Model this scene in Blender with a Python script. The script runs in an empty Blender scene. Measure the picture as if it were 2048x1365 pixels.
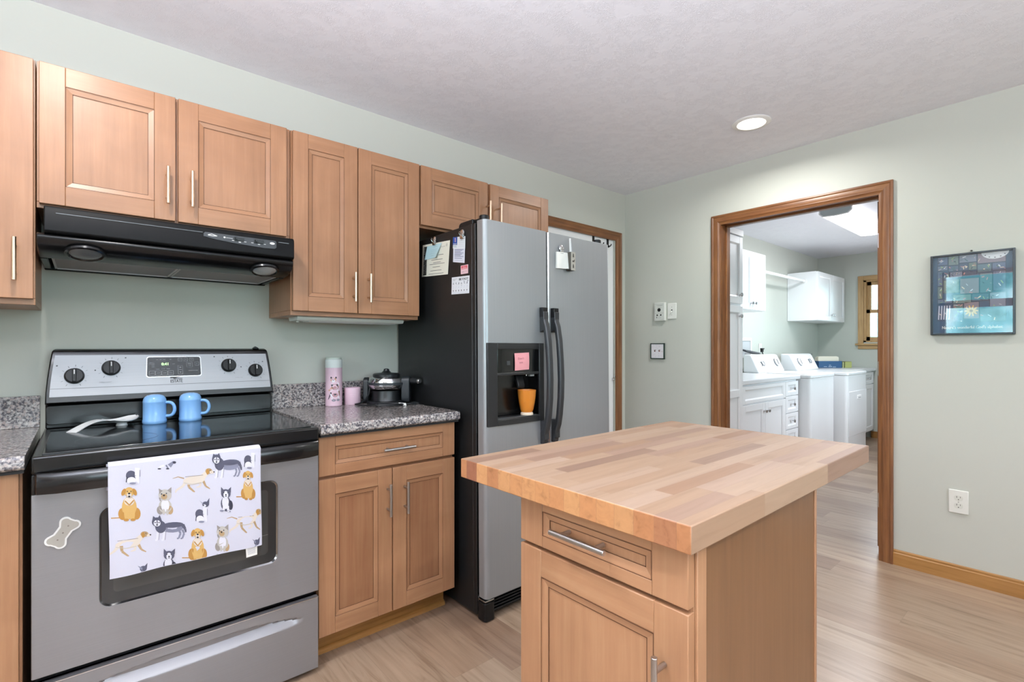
import bpy, bmesh, math, random
from mathutils import Vector, Matrix
random.seed(7)
S = bpy.context.scene
COL = S.collection
PI = math.pi
R = math.radians

# ------------------------------------------------------------------ camera, world, exposure
cd = bpy.data.cameras.new('camera'); cam = bpy.data.objects.new('camera', cd); COL.objects.link(cam)
cam.location = (-3.375, -2.482, 1.194)
cam.rotation_euler = (R(90), 0, R(49.153 - 90))
cd.sensor_width = 36; cd.lens = 17.455; cd.shift_y = 0.0057; cd.clip_start = 0.02
S.camera = cam
S.view_settings.view_transform = 'Standard'; S.view_settings.look = 'None'
S.view_settings.gamma = 1; S.view_settings.use_curve_mapping = False
S.view_settings.exposure = 0.0
S.cycles.use_denoising = True
S.cycles.max_bounces = 10; S.cycles.diffuse_bounces = 5; S.cycles.glossy_bounces = 4
S.cycles.transmission_bounces = 6; S.cycles.transparent_max_bounces = 8
S.cycles.sample_clamp_indirect = 6; S.cycles.caustics_reflective = False; S.cycles.caustics_refractive = False

WORLD_STRENGTH = 10.5
CAN_W = 9.0
UP_W = 232.0
def make_world():
    w = bpy.data.worlds.new('daylight'); S.world = w; w.use_nodes = True
    nt = w.node_tree; N = nt.nodes; L = nt.links; N.clear()
    out = N.new('ShaderNodeOutputWorld'); bg = N.new('ShaderNodeBackground'); L.new(bg.outputs[0], out.inputs[0])
    tc = N.new('ShaderNodeTexCoord'); sep = N.new('ShaderNodeSeparateXYZ'); L.new(tc.outputs['Generated'], sep.inputs[0])
    nz = N.new('ShaderNodeTexNoise'); nz.inputs['Scale'].default_value = 14; nz.inputs['Detail'].default_value = 6
    L.new(tc.outputs['Generated'], nz.inputs['Vector'])
    fol = N.new('ShaderNodeValToRGB'); e = fol.color_ramp.elements
    e[0].position = .36; e[0].color = (.06, .20, .20, 1); e[1].position = .66; e[1].color = (.9, 1.15, 1.15, 1)
    m = e.new(.5); m.color = (.30, .68, .74, 1)
    L.new(nz.outputs['Fac'], fol.inputs[0])
    ad = N.new('ShaderNodeMath'); ad.operation = 'MULTIPLY_ADD'; L.new(nz.outputs['Fac'], ad.inputs[0]); ad.inputs[1].default_value = .5
    L.new(sep.outputs['Z'], ad.inputs[2])
    sk = N.new('ShaderNodeMapRange'); sk.inputs[1].default_value = .29; sk.inputs[2].default_value = .43; L.new(ad.outputs[0], sk.inputs[0])
    mx = N.new('ShaderNodeMix'); mx.data_type = 'RGBA'; L.new(sk.outputs[0], mx.inputs[0]); L.new(fol.outputs[0], mx.inputs[6])
    mx.inputs[7].default_value = (.86, .95, 1.06, 1)
    gr = N.new('ShaderNodeMapRange'); gr.inputs[1].default_value = -.02; gr.inputs[2].default_value = -.10; L.new(sep.outputs['Z'], gr.inputs[0])
    m2 = N.new('ShaderNodeMix'); m2.data_type = 'RGBA'; L.new(gr.outputs[0], m2.inputs[0]); L.new(mx.outputs[2], m2.inputs[6])
    m2.inputs[7].default_value = (.60, .64, .68, 1)          # added bright ground tone, sends light up to the ceiling
    L.new(m2.outputs[2], bg.inputs[0]); bg.inputs[1].default_value = WORLD_STRENGTH
make_world()

def portal(name, loc, rot, sx, sy):
    l = bpy.data.lights.new(name, 'AREA'); l.shape = 'RECTANGLE'; l.size = sx; l.size_y = sy
    l.cycles.is_portal = True
    o = bpy.data.objects.new(name, l); COL.objects.link(o); o.location = loc; o.rotation_euler = rot
    return o

# ------------------------------------------------------------------ node helpers
MC = {}
def newmat(name):
    m = bpy.data.materials.new(name); m.use_nodes = True
    b = m.node_tree.nodes['Principled BSDF']
    return m, m.node_tree.nodes, m.node_tree.links, b
def hexc(h):
    h = h.lstrip('#'); c = [int(h[i:i + 2], 16) / 255 for i in (0, 2, 4)]
    return tuple(x / 12.92 if x <= .04045 else ((x + .055) / 1.055) ** 2.4 for x in c) + (1,)
def flat(h, rough=.6, metal=0., spec=.5):
    k = (h, rough, metal, spec)
    if k not in MC:
        m, N, L, b = newmat('tint_' + h.strip('#')); b.inputs['Base Color'].default_value = hexc(h)
        b.inputs['Roughness'].default_value = rough; b.inputs['Metallic'].default_value = metal
        b.inputs['Specular IOR Level'].default_value = spec
        MC[k] = m
    return MC[k]
def ramp(N, stops):
    r = N.new('ShaderNodeValToRGB'); e = r.color_ramp.elements
    while len(e) > 1: e.remove(e[-1])
    e[0].position = stops[0][0]; e[0].color = stops[0][1]
    for p, c in stops[1:]:
        x = e.new(p); x.color = c
    return r
def math_(N, L, op, a, b=None, c=None):
    n = N.new('ShaderNodeMath'); n.operation = op
    for i, v in enumerate((a, b, c)):
        if v is None: continue
        if isinstance(v, (int, float)): n.inputs[i].default_value = v
        else: L.new(v, n.inputs[i])
    return n.outputs[0]
def coords(N, L, scale):
    tc = N.new('ShaderNodeTexCoord'); mp = N.new('ShaderNodeMapping'); mp.inputs['Scale'].default_value = scale
    L.new(tc.outputs['Object'], mp.inputs[0]); return mp.outputs[0]
def noise(N, L, vec, scale, detail=4, rough=.55, dist=0):
    n = N.new('ShaderNodeTexNoise'); n.inputs['Scale'].default_value = scale; n.inputs['Detail'].default_value = detail
    n.inputs['Roughness'].default_value = rough; n.inputs['Distortion'].default_value = dist
    L.new(vec, n.inputs['Vector']); return n.outputs['Fac']
def mixc(N, L, fac, a, b, mode='MIX'):
    m = N.new('ShaderNodeMix'); m.data_type = 'RGBA'; m.blend_type = mode
    for i, v in ((0, fac), (6, a), (7, b)):
        if isinstance(v, (int, float)): m.inputs[i].default_value = v
        elif isinstance(v, tuple): m.inputs[i].default_value = v
        else: L.new(v, m.inputs[i])
    return m.outputs[2]
def bump(N, L, b, h, strength, dist=.002):
    bp = N.new('ShaderNodeBump'); bp.inputs['Strength'].default_value = strength; bp.inputs['Distance'].default_value = dist
    L.new(h, bp.inputs['Height']); L.new(bp.outputs[0], b.inputs['Normal'])

def wood(name, axis, c1, c2, c3, rough=.38, blotch=.5):
    k = (name, axis)
    if k in MC: return MC[k]
    m, N, L, b = newmat(name + '_' + axis)
    sc = {'x': (1.2, 26, 26), 'y': (26, 1.2, 26), 'z': (26, 26, 1.2)}[axis]
    v = coords(N, L, sc)
    g = noise(N, L, v, 2.2, 6, .62, .35)
    r = ramp(N, [(.3, hexc(c1)), (.52, hexc(c2)), (.75, hexc(c3))]); L.new(g, r.inputs[0])
    bl = noise(N, L, coords(N, L, (3, 3, 3)), 1.7, 3, .5, .6)
    rb = ramp(N, [(.35, (.80, .76, .72, 1)), (.65, (1.06, 1.05, 1.04, 1))]); L.new(bl, rb.inputs[0])
    L.new(mixc(N, L, blotch, r.outputs[0], rb.outputs[0], 'MULTIPLY'), b.inputs['Base Color'])
    b.inputs['Roughness'].default_value = rough
    bump(N, L, b, g, .04)
    MC[k] = m
    return m
def maple(a): return wood('maple', a, '#976d4f', '#9f7354', '#a67b5c', .36, .6)
def maple_panel_shaded(a): return wood('maple_panel_shaded', a, '#885d42', '#92684a', '#9b7253', .4)  # base door panels: same maple with shade put into the tone
def maple_front(a): return wood('maple_front', a, '#9c7254', '#a47a5a', '#ab8463', .36, .6)
def oak(a): return wood('oak_trim', a, '#653e22', '#815533', '#966a40', .36, .6)
def golden(a): return wood('golden_oak', a, '#936936', '#a57843', '#b0844f', .4, .4)
def pale_oak(a): return wood('pale_oak', a, '#a88252', '#bd9866', '#cbaa7b', .4, .5)

def planks(name, row_axis, rw, ln, stops, rough, streak=.5, seam=.0012):
    """boards: rows across row_axis ('x' or 'y'), boards along the other axis, each its own tint"""
    m, N, L, b = newmat(name)
    tc = N.new('ShaderNodeTexCoord'); sp = N.new('ShaderNodeSeparateXYZ'); L.new(tc.outputs['Object'], sp.inputs[0])
    a, c = (sp.outputs['X'], sp.outputs['Y']) if row_axis == 'x' else (sp.outputs['Y'], sp.outputs['X'])
    ra = math_(N, L, 'DIVIDE', a, rw); row = math_(N, L, 'FLOOR', ra); fr = math_(N, L, 'FRACT', ra)
    wn = N.new('ShaderNodeTexWhiteNoise'); wn.noise_dimensions = '1D'; L.new(row, wn.inputs['W'])
    off = math_(N, L, 'MULTIPLY', wn.outputs['Value'], 7.3)
    ca = math_(N, L, 'ADD', math_(N, L, 'DIVIDE', c, ln), off); idx = math_(N, L, 'FLOOR', ca); fc = math_(N, L, 'FRACT', ca)
    cb = N.new('ShaderNodeCombineXYZ'); L.new(row, cb.inputs[0]); L.new(idx, cb.inputs[1])
    w2 = N.new('ShaderNodeTexWhiteNoise'); w2.noise_dimensions = '2D'; L.new(cb.outputs[0], w2.inputs['Vector'])
    r = ramp(N, [(p, hexc(h)) for p, h in stops]); L.new(w2.outputs['Value'], r.inputs[0])
    # grain streaks along the board, shifted per board
    mp = N.new('ShaderNodeMapping'); mp.inputs['Scale'].default_value = (22, 1.6, 22) if row_axis == 'x' else (2.4, 30, 30)
    L.new(tc.outputs['Object'], mp.inputs[0])
    ad = N.new('ShaderNodeVectorMath'); ad.operation = 'ADD'; L.new(mp.outputs[0], ad.inputs[0])
    sc = N.new('ShaderNodeVectorMath'); sc.operation = 'SCALE'; L.new(w2.outputs['Color'], sc.inputs[0]); sc.inputs['Scale'].default_value = 40
    L.new(sc.outputs[0], ad.inputs[1])
    g = noise(N, L, ad.outputs[0], 1.6, 7, .6, .8)
    rg = ramp(N, [(.28, (.56, .49, .43, 1)), (.45, (.93, .91, .89, 1)), (.6, (1.06, 1.05, 1.04, 1)), (.78, (1.2, 1.2, 1.2, 1))]); L.new(g, rg.inputs[0])
    col = mixc(N, L, streak, r.outputs[0], rg.outputs[0], 'MULTIPLY')
    e1 = math_(N, L, 'LESS_THAN', fr, seam / rw); e2 = math_(N, L, 'LESS_THAN', fc, seam / ln)
    sm = math_(N, L, 'MULTIPLY', math_(N, L, 'MAXIMUM', e1, e2), .45)
    L.new(mixc(N, L, sm, col, (.12, .08, .06, 1)), b.inputs['Base Color'])
    b.inputs['Roughness'].default_value = rough
    bump(N, L, b, g, .03)
    return m
def paint(name, h, rough=.55, tex=0., scale=60):
    m, N, L, b = newmat(name); b.inputs['Base Color'].default_value = hexc(h); b.inputs['Roughness'].default_value = rough
    if tex:
        v = coords(N, L, (1, 1, 1)); n = noise(N, L, v, scale, 4, .6, .4); bump(N, L, b, n, tex, .003)
    return m
def ceiling_mat():
    m, N, L, b = newmat('swirled_ceiling_plaster'); b.inputs['Base Color'].default_value = hexc('#e9e9f0'); b.inputs['Roughness'].default_value = .8
    v = coords(N, L, (1, 1, 1)); d = N.new('ShaderNodeTexNoise'); d.inputs['Scale'].default_value = 16; L.new(v, d.inputs['Vector'])
    mx = N.new('ShaderNodeVectorMath'); mx.operation = 'MULTIPLY_ADD'; L.new(d.outputs['Color'], mx.inputs[0]); mx.inputs[1].default_value = (.5, .5, .5); L.new(v, mx.inputs[2])
    w = N.new('ShaderNodeTexWave'); w.wave_type = 'BANDS'; w.inputs['Scale'].default_value = 26; w.inputs['Distortion'].default_value = 7
    w.inputs['Detail'].default_value = 2; w.inputs['Detail Scale'].default_value = 3
    L.new(mx.outputs[0], w.inputs['Vector'])
    n = noise(N, L, v, 13, 3)
    msk = ramp(N, [(.42, (0, 0, 0, 1)), (.6, (1, 1, 1, 1))]); L.new(n, msk.inputs[0])
    h = math_(N, L, 'MULTIPLY', w.outputs['Fac'], msk.outputs[0])
    bump(N, L, b, h, .35, .003)
    return m
def granite():
    m, N, L, b = newmat('speckled_granite'); v = coords(N, L, (1, 1, 1))
    n1 = noise(N, L, v, 120, 3, .6, .3); r1 = ramp(N, [(.38, hexc('#3c3a40')), (.46, hexc('#787477')), (.54, hexc('#96928f')), (.64, hexc('#b9b4b2'))]); L.new(n1, r1.inputs[0])
    vo = N.new('ShaderNodeTexVoronoi'); vo.inputs['Scale'].default_value = 170; L.new(v, vo.inputs['Vector'])
    sp = N.new('ShaderNodeSeparateColor'); L.new(vo.outputs['Color'], sp.inputs[0])
    dk = math_(N, L, 'GREATER_THAN', sp.outputs[0], .86)
    pk = math_(N, L, 'MULTIPLY', math_(N, L, 'GREATER_THAN', sp.outputs[1], .8), .5)
    c = mixc(N, L, pk, r1.outputs[0], hexc('#b3a39c'))
    L.new(mixc(N, L, math_(N, L, 'MULTIPLY', dk, .75), c, hexc('#26252b')), b.inputs['Base Color'])
    b.inputs['Roughness'].default_value = .16
    return m
def brushed(name, h, rough, axis, metal=1.):
    m, N, L, b = newmat(name)
    sc = {'x': (2, 300, 300), 'z': (300, 300, 2), 'y': (300, 2, 300)}[axis]
    n = noise(N, L, coords(N, L, sc), 1.5, 3)
    c = hexc(h); r = ramp(N, [(.3, tuple(x * .975 for x in c[:3]) + (1,)), (.7, tuple(min(1, x * 1.025) for x in c[:3]) + (1,))]); L.new(n, r.inputs[0])
    L.new(r.outputs[0], b.inputs['Base Color']); b.inputs['Metallic'].default_value = metal; b.inputs['Roughness'].default_value = rough
    return m
def glass_mat(name, ior=1.5):
    m, N, L, b = newmat(name); N.remove(b); o = N['Material Output']
    t = N.new('ShaderNodeBsdfTransparent'); g = N.new('ShaderNodeBsdfGlossy'); g.inputs['Roughness'].default_value = .0
    f = N.new('ShaderNodeFresnel'); f.inputs[0].default_value = ior; mx = N.new('ShaderNodeMixShader')
    L.new(f.outputs[0], mx.inputs[0]); L.new(t.outputs[0], mx.inputs[1]); L.new(g.outputs[0], mx.inputs[2]); L.new(mx.outputs[0], o.inputs[0])
    return m
def emit(name, h, s):
    m, N, L, b = newmat(name); b.inputs['Base Color'].default_value = hexc(h); b.inputs['Emission Color'].default_value = hexc(h)
    b.inputs['Emission Strength'].default_value = s
    return m

WALL = paint('sage_green_wall_paint', '#c3c6bd', .6, .03, 70)
CEIL = ceiling_mat()
FLOOR = planks('vinyl_plank_floor', 'x', .182, 1.22, [(0, '#866d5b'), (.3, '#97816d'), (.65, '#a38e7a'), (1, '#937b67')], .3, 1.)
BUTCHER = planks('butcher_block', 'y', .0415, .36, [(0, '#8a6851'), (.25, '#9a7c64'), (.5, '#a0856e'), (.75, '#a78e7b'), (.90, '#997c6a'), (1, '#856958')], .48, .4, .0004)
BUTCHER_END = planks('butcher_block_end', 'y', .0415, .36, [(0, '#7d4c33'), (.22, '#9d6a47'), (.45, '#b07a50'), (.7, '#bd8d5f'), (.88, '#a3714d'), (1, '#86553d')], .5, .6, .0006)
GRAN = granite()
STEEL = brushed('brushed_steel', '#98989b', .46, 'x', .8)
STOVE_GREY = brushed('grey_steel_front', '#969699', .38, 'x', .55)
FRIDGE_GREY = brushed('satin_grey_door', '#9a9da0', .36, 'z', .5)
NICKEL = brushed('satin_nickel', '#c2c2c4', .28, 'z')
CHAMP = brushed('champagne_nickel', '#dcc3aa', .28, 'z')
CHROME = flat('#d8d8da', .12, 1.)
BLACK = flat('#0f0f10', .22)
BLACKM = flat('#101011', .4, 0., .3)
BLACKG = flat('#0c0d0e', .09)
BLACK_SIDE = paint('textured_black_side', '#111213', .42, .25, 900)
DARK = flat('#0a0a0a', .7)
GLAZE = flat('#4e2d17', .6)
WHITE = flat('#ececec', .4)
WHITE_CAB = flat('#eef0f2', .34)
WHITE_APP = flat('#e8eaec', .2)
PLASTIC = flat('#e4e6e0', .35)
PAPER = flat('#f3f3f0', .8)
GLASS = glass_mat('window_glass')
PIC_GLASS = glass_mat('picture_glass', 1.95)

# ------------------------------------------------------------------ mesh builder
ORG = {}
class MB:
    def __init__(s, m=None):
        s.v = []; s.f = []; s.mi = []; s.mats = []; s.cur = 0
        if m: s.mat(m)
    def mat(s, m):
        if m not in s.mats: s.mats.append(m)
        s.cur = s.mats.index(m); return s
    def add(s, vs, fs):
        o = len(s.v); s.v += [tuple(p) for p in vs]
        for f in fs: s.f.append([o + i for i in f]); s.mi.append(s.cur)
        return s
    def poly(s, pts): return s.add(pts, [list(range(len(pts)))])
    def hexa(s, c):
        return s.add(c, [(0, 1, 2, 3), (7, 6, 5, 4), (0, 4, 5, 1), (1, 5, 6, 2), (2, 6, 7, 3), (3, 7, 4, 0)])
    def box(s, a, b):
        x0, y0, z0 = a; x1, y1, z1 = b
        return s.hexa([(x0, y0, z0), (x1, y0, z0), (x1, y1, z0), (x0, y1, z0), (x0, y0, z1), (x1, y0, z1), (x1, y1, z1), (x0, y1, z1)])
    def prism(s, pts, axis, lo, hi):
        def P(p, t): return {'x': (t, p[0], p[1]), 'y': (p[0], t, p[1]), 'z': (p[0], p[1], t)}[axis]
        n = len(pts)
        return s.add([P(p, lo) for p in pts] + [P(p, hi) for p in pts],
                     [list(range(n)), list(range(2 * n - 1, n - 1, -1))] + [(i, (i + 1) % n, n + (i + 1) % n, n + i) for i in range(n)])
    def cyl(s, p, q, r, r2=None, n=18, caps=True):
        p = Vector(p); q = Vector(q); d = (q - p).normalized(); r2 = r if r2 is None else r2
        u = d.orthogonal().normalized(); w = d.cross(u)
        ring = [u * math.cos(2 * PI * i / n) + w * math.sin(2 * PI * i / n) for i in range(n)]
        fs = [(i, (i + 1) % n, n + (i + 1) % n, n + i) for i in range(n)]
        if caps: fs += [list(range(n - 1, -1, -1)), list(range(n, 2 * n))]
        return s.add([p + k * r for k in ring] + [q + k * r2 for k in ring], fs)
    def lathe(s, prof, c, n=32, axis=(0, 0, 1)):
        d = Vector(axis).normalized(); u = d.orthogonal().normalized(); w = d.cross(u); c = Vector(c)
        vs = []; fs = []
        for r, z in prof:
            for i in range(n):
                a = 2 * PI * i / n; vs.append(c + d * z + (u * math.cos(a) + w * math.sin(a)) * max(r, 1e-5))
        for j in range(len(prof) - 1):
            for i in range(n):
                k = (i + 1) % n; fs.append((j * n + i, j * n + k, (j + 1) * n + k, (j + 1) * n + i))
        fs.append(list(range(n))); fs.append([(len(prof) - 1) * n + i for i in range(n)])
        return s.add(vs, fs)
    def tube(s, pts, r, n=8, closed=False, flat_=1.):
        pts = [Vector(p) for p in pts]; m = len(pts); vs = []; fs = []; pu = None
        for i, p in enumerate(pts):
            a = pts[(i - 1) % m] if (closed or i) else p; b = pts[(i + 1) % m] if (closed or i < m - 1) else p
            d = (b - a).normalized()
            u = d.orthogonal().normalized() if pu is None else (pu - d * pu.dot(d)).normalized()
            pu = u; w = d.cross(u)
            rr = r[i] if isinstance(r, (list, tuple)) else r
            for k in range(n):
                t = 2 * PI * k / n; vs.append(p + (u * math.cos(t) + w * math.sin(t) * flat_) * rr)
        for i in range(m if closed else m - 1):
            j = (i + 1) % m
            for k in range(n): fs.append((i * n + k, i * n + (k + 1) % n, j * n + (k + 1) % n, j * n + k))
        if not closed: fs += [list(range(n)), [(m - 1) * n + k for k in range(n)]]
        return s.add(vs, fs)
    def grid(s, fn, nu, nv):
        vs = [fn(i / nu, j / nv) for j in range(nv + 1) for i in range(nu + 1)]
        return s.add(vs, [(j * (nu + 1) + i, j * (nu + 1) + i + 1, (j + 1) * (nu + 1) + i + 1, (j + 1) * (nu + 1) + i) for j in range(nv) for i in range(nu)])
    def build(s, name, parent=None, bevel=0., angle=38, seg=2, label=None, cat=None, group=None, kind=None, recalc=True, loc=None, weld=False):
        if parent is not None: o_ = Vector(ORG[parent.name])
        elif loc is not None: o_ = Vector(loc)
        else:
            xs = [p[0] for p in s.v]; ys = [p[1] for p in s.v]; zs = [p[2] for p in s.v]
            o_ = Vector(((min(xs) + max(xs)) / 2, (min(ys) + max(ys)) / 2, min(zs)))
        me = bpy.data.meshes.new(name)
        me.from_pydata([tuple(Vector(p) - o_) for p in s.v], [], s.f)
        for m in s.mats: me.materials.append(m)
        me.polygons.foreach_set('material_index', s.mi)
        bm = bmesh.new(); bm.from_mesh(me)
        if weld: bmesh.ops.remove_doubles(bm, verts=bm.verts, dist=1e-5)
        if recalc: bmesh.ops.recalc_face_normals(bm, faces=bm.faces)
        bm.to_mesh(me); bm.free()
        me.polygons.foreach_set('use_smooth', [True] * len(me.polygons)); me.set_sharp_from_angle(angle=R(angle)); me.update()
        o = bpy.data.objects.new(name, me); COL.objects.link(o); ORG[o.name] = tuple(o_)
        if parent is not None: o.parent = parent
        else: o.location = o_
        if bevel:
            b = o.modifiers.new('soft_edges', 'BEVEL'); b.width = bevel; b.segments = seg; b.limit_method = 'ANGLE'; b.angle_limit = R(40)
        tagit(o, label, cat, group, kind)
        return o
def tagit(o, label=None, cat=None, group=None, kind=None):
    if label: o['label'] = label
    if cat: o['category'] = cat
    if group: o['group'] = group
    if kind: o['kind'] = kind
    return o
def thing(name, label, cat, loc, group=None, kind=None):
    o = bpy.data.objects.new(name, None); COL.objects.link(o); o.location = loc; o.empty_display_size = .1; ORG[o.name] = tuple(loc)
    return tagit(o, label, cat, group, kind)
def rrect(x0, y0, x1, y1, r, n=6):
    pts = []
    for cx, cy, a0 in ((x1 - r, y1 - r, 0), (x0 + r, y1 - r, 90), (x0 + r, y0 + r, 180), (x1 - r, y0 + r, 270)):
        for i in range(n + 1):
            a = R(a0 + 90 * i / n); pts.append((cx + r * math.cos(a), cy + r * math.sin(a)))
    return pts
def fy(y0): return lambda u, z, d: (u, y0 - d, z)     # front facing -y
def fx(x0): return lambda u, z, d: (x0 - d, u, z)     # front facing -x
def pbox(m, P, u0, u1, z0, z1, d0, d1):
    m.hexa([P(u0, z0, d0), P(u1, z0, d0), P(u1, z0, d1), P(u0, z0, d1), P(u0, z1, d0), P(u1, z1, d0), P(u1, z1, d1), P(u0, z1, d1)])
def strip(m, P, u0, u1, z0, z1, d): m.poly([P(u0, z0, d), P(u1, z0, d), P(u1, z1, d), P(u0, z1, d)])

# art: flat marks mapped onto a surface; map(u, v, layer) -> point
def bil(p00, p10, p11, p01, n, eps=.00035):
    p00, p10, p11, p01, n = map(Vector, (p00, p10, p11, p01, n))
    def f(u, v, l=0): return tuple((p00 * (1 - u) + p10 * u) * (1 - v) + (p01 * (1 - u) + p11 * u) * v + n * (eps * l))
    return f
def a_poly(m, F, pts, mat, l=1): m.mat(mat); m.poly([F(u, v, l) for u, v in pts])
def a_rect(m, F, u0, v0, u1, v1, mat, l=1): a_poly(m, F, [(u0, v0), (u1, v0), (u1, v1), (u0, v1)], mat, l)
def a_ell(m, F, cu, cv, ru, rv, mat, l=1, rot=0., n=16, asp=1.):
    c, s_ = math.cos(R(rot)), math.sin(R(rot)); pts = []
    for i in range(n):
        a = 2 * PI * i / n; x = ru * math.cos(a); y = rv * math.sin(a); pts.append((cu + x * c - y * s_, cv + x * s_ + y * c))
    a_poly(m, F, pts, mat, l)
def a_line(m, F, pts, w, mat, l=1, w2=None):
    w2 = w if w2 is None else w2
    for i in range(len(pts) - 1):
        (x0, y0), (x1, y1) = pts[i], pts[i + 1]; L = math.hypot(x1 - x0, y1 - y0) or 1; nx, ny = -(y1 - y0) / L / 2, (x1 - x0) / L / 2
        t0 = w + (w2 - w) * i / (len(pts) - 1); t1 = w + (w2 - w) * (i + 1) / (len(pts) - 1)
        a_poly(m, F, [(x0 + nx * t0, y0 + ny * t0), (x1 + nx * t1, y1 + ny * t1), (x1 - nx * t1, y1 - ny * t1), (x0 - nx * t0, y0 - ny * t0)], mat, l)
TXT = {}
def glyphs(s):
    if s not in TXT:
        c = bpy.data.curves.new('lettering', 'FONT'); c.body = s; c.size = 1; c.resolution_u = 2
        o = bpy.data.objects.new('lettering', c); COL.objects.link(o)
        bpy.context.view_layer.update()
        me = bpy.data.meshes.new_from_object(o.evaluated_get(bpy.context.evaluated_depsgraph_get()))
        TXT[s] = ([(v.co.x, v.co.y) for v in me.vertices], [list(p.vertices) for p in me.polygons])
        bpy.data.objects.remove(o); bpy.data.curves.remove(c); bpy.data.meshes.remove(me)
    return TXT[s]
def a_text(m, F, s, u, v, h, asp, mat, l=2, rot=0, wid=None, bold=0):
    """text with cap height h (in v units), asp = panel height / panel width; wid squeezes the line into that width (u units)"""
    vs, fs = glyphs(s); k = h / .72
    W = max(x for x, y in vs) * k * (asp if rot == 0 else 1 / asp * asp)
    sq = (wid / (max(x for x, y in vs) * k * asp) if rot == 0 else wid / (max(x for x, y in vs) * k)) if wid else 1
    m.mat(mat)
    for dx in ([0] if not bold else [-bold, 0, bold]):
        pts = []
        for x, y in vs:
            X = x * k * sq + dx * k; Y = y * k
            pts.append(F(u + X * asp, v + Y, l) if rot == 0 else F(u - Y * asp, v + X, l))
        m.add(pts, fs)

# ------------------------------------------------------------------ room shell
H = 2.44
def struct(m, name, label, cat, parent=None, bevel=0.):
    return m.build(name, parent, bevel, label=label, cat=cat, kind='structure')
XL, YF, LX, LY = -5.2, -5.0, 4.48, -2.75
m = MB(FLOOR); m.box((XL - .2, YF - .2, -.12), (LX + .2, .2, 0)); struct(m, 'floor', 'pale wood plank floor running through kitchen and laundry', 'floor')
m = MB(CEIL); m.box((XL - .2, YF - .2, H), (LX + .2, .2, H + .1)); struct(m, 'ceiling', 'white ceiling with swirled plaster texture', 'ceiling')
DX0, DX1, DZ = -.95, -.136, 2.056
m = MB(WALL)
m.box((XL - .12, 0, 0), (DX0, .12, H)); m.box((DX1, 0, 0), (LX + .12, .12, H)); m.box((DX0, 0, DZ), (DX1, .12, H)); m.box((DX0 - .05, .12, 0), (DX1 + .05, .16, DZ + .05))
struct(m, 'wall_back', 'sage green wall behind the stove and cabinets', 'wall')
OY0, OY1, OZ = -1.728, -.815, 2.052
m = MB(WALL); m.box((0, YF, 0), (.12, OY0 - .012, H)); m.box((0, OY1 + .012, 0), (.12, 0, H)); m.box((0, OY0 - .012, OZ + .012), (.12, OY1 + .012, H))
struct(m, 'wall_right', 'sage green wall with the doorway to the laundry', 'wall')
WY0, WY1, WZ0, WZ1 = -3.6, -1.22, 1.12, 2.16
m = MB(WALL)
m.box((XL - .12, YF, 0), (XL, WY0, H)); m.box((XL - .12, WY1, 0), (XL, 0, H)); m.box((XL - .12, WY0, 0), (XL, WY1, WZ0)); m.box((XL - .12, WY0, WZ1), (XL, WY1, H))
struct(m, 'wall_left', 'sage green wall with the sink window', 'wall')
FW0, FW1, FWZ0, FWZ1 = -3.9, -1.3, 1.0, 2.15
m = MB(WALL); m.box((XL - .12, YF - .12, 0), (FW0, YF, H)); m.box((FW1, YF - .12, 0), (.12, YF, H)); m.box((FW0, YF - .12, 0), (FW1, YF, FWZ0)); m.box((FW0, YF - .12, FWZ1), (FW1, YF, H))
struct(m, 'wall_front', 'sage green wall behind the camera', 'wall')
LW0, LW1, LWZ0, LWZ1 = -1.40, -.545, 1.255, 2.075
m = MB(WALL)
m.box((LX, LY, 0), (LX + .12, LW0, H)); m.box((LX, LW1, 0), (LX + .12, 0, H)); m.box((LX, LW0, 0), (LX + .12, LW1, LWZ0)); m.box((LX, LW0, LWZ1), (LX + .12, LW1, H))
struct(m, 'wall_laundry_far', 'sage green far wall of the laundry with the window', 'wall')
m = MB(WALL); m.box((.12, LY - .12, 0), (1.1, LY, H)); m.box((3.5, LY - .12, 0), (LX + .12, LY, H)); m.box((1.1, LY - .12, 0), (3.5, LY, .8)); m.box((1.1, LY - .12, 2.1), (3.5, LY, H)); struct(m, 'wall_laundry_side', 'sage green side wall of the laundry opposite the machines', 'wall')

# kitchen window (out of frame; it lights the room and shows in the picture glass)
t = thing('window_1', 'double hung sink window on the left wall', 'window', (XL, (WY0 + WY1) / 2, WZ0), kind='structure')
m = MB(golden('z'))
for y in (WY0, WY1 - .05): m.box((XL - .1, y, WZ0), (XL + .015, y + .05, WZ1))
m.mat(golden('y')); zm = 1.745
for z0, z1 in ((WZ0, WZ0 + .05), (zm - .045, zm + .045), (WZ1 - .05, WZ1)): m.box((XL - .1, WY0, z0), (XL + .015, WY1, z1))
m.build('window_frame', t)
m = MB(GLASS); m.box((XL - .06, WY0, WZ0), (XL - .055, WY1, WZ1)); m.build('window_pane', t)
t = thing('window_4', 'added wide fill window behind the camera', 'window', ((FW0 + FW1) / 2, YF, FWZ0), kind='structure')  # added unseen window, frontal fill for the stove wall
m = MB(golden('z'))
for x in (FW0, (FW0 + FW1) / 2 - .03, FW1 - .06): m.box((x, YF - .1, FWZ0), (x + .06, YF - .02, FWZ1))
m.mat(golden('x')); m.box((FW0, YF - .1, FWZ0), (FW1, YF - .02, FWZ0 + .06)); m.box((FW0, YF - .1, FWZ1 - .06), (FW1, YF - .02, FWZ1)); m.build('window_frame', t)
m = MB(GLASS); m.box((FW0, YF - .065, FWZ0), (FW1, YF - .06, FWZ1)); m.build('window_pane', t)
portal('portal_front', ((FW0 + FW1) / 2, YF - .14, (FWZ0 + FWZ1) / 2), (R(90), 0, 0), FW1 - FW0, FWZ1 - FWZ0)
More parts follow.
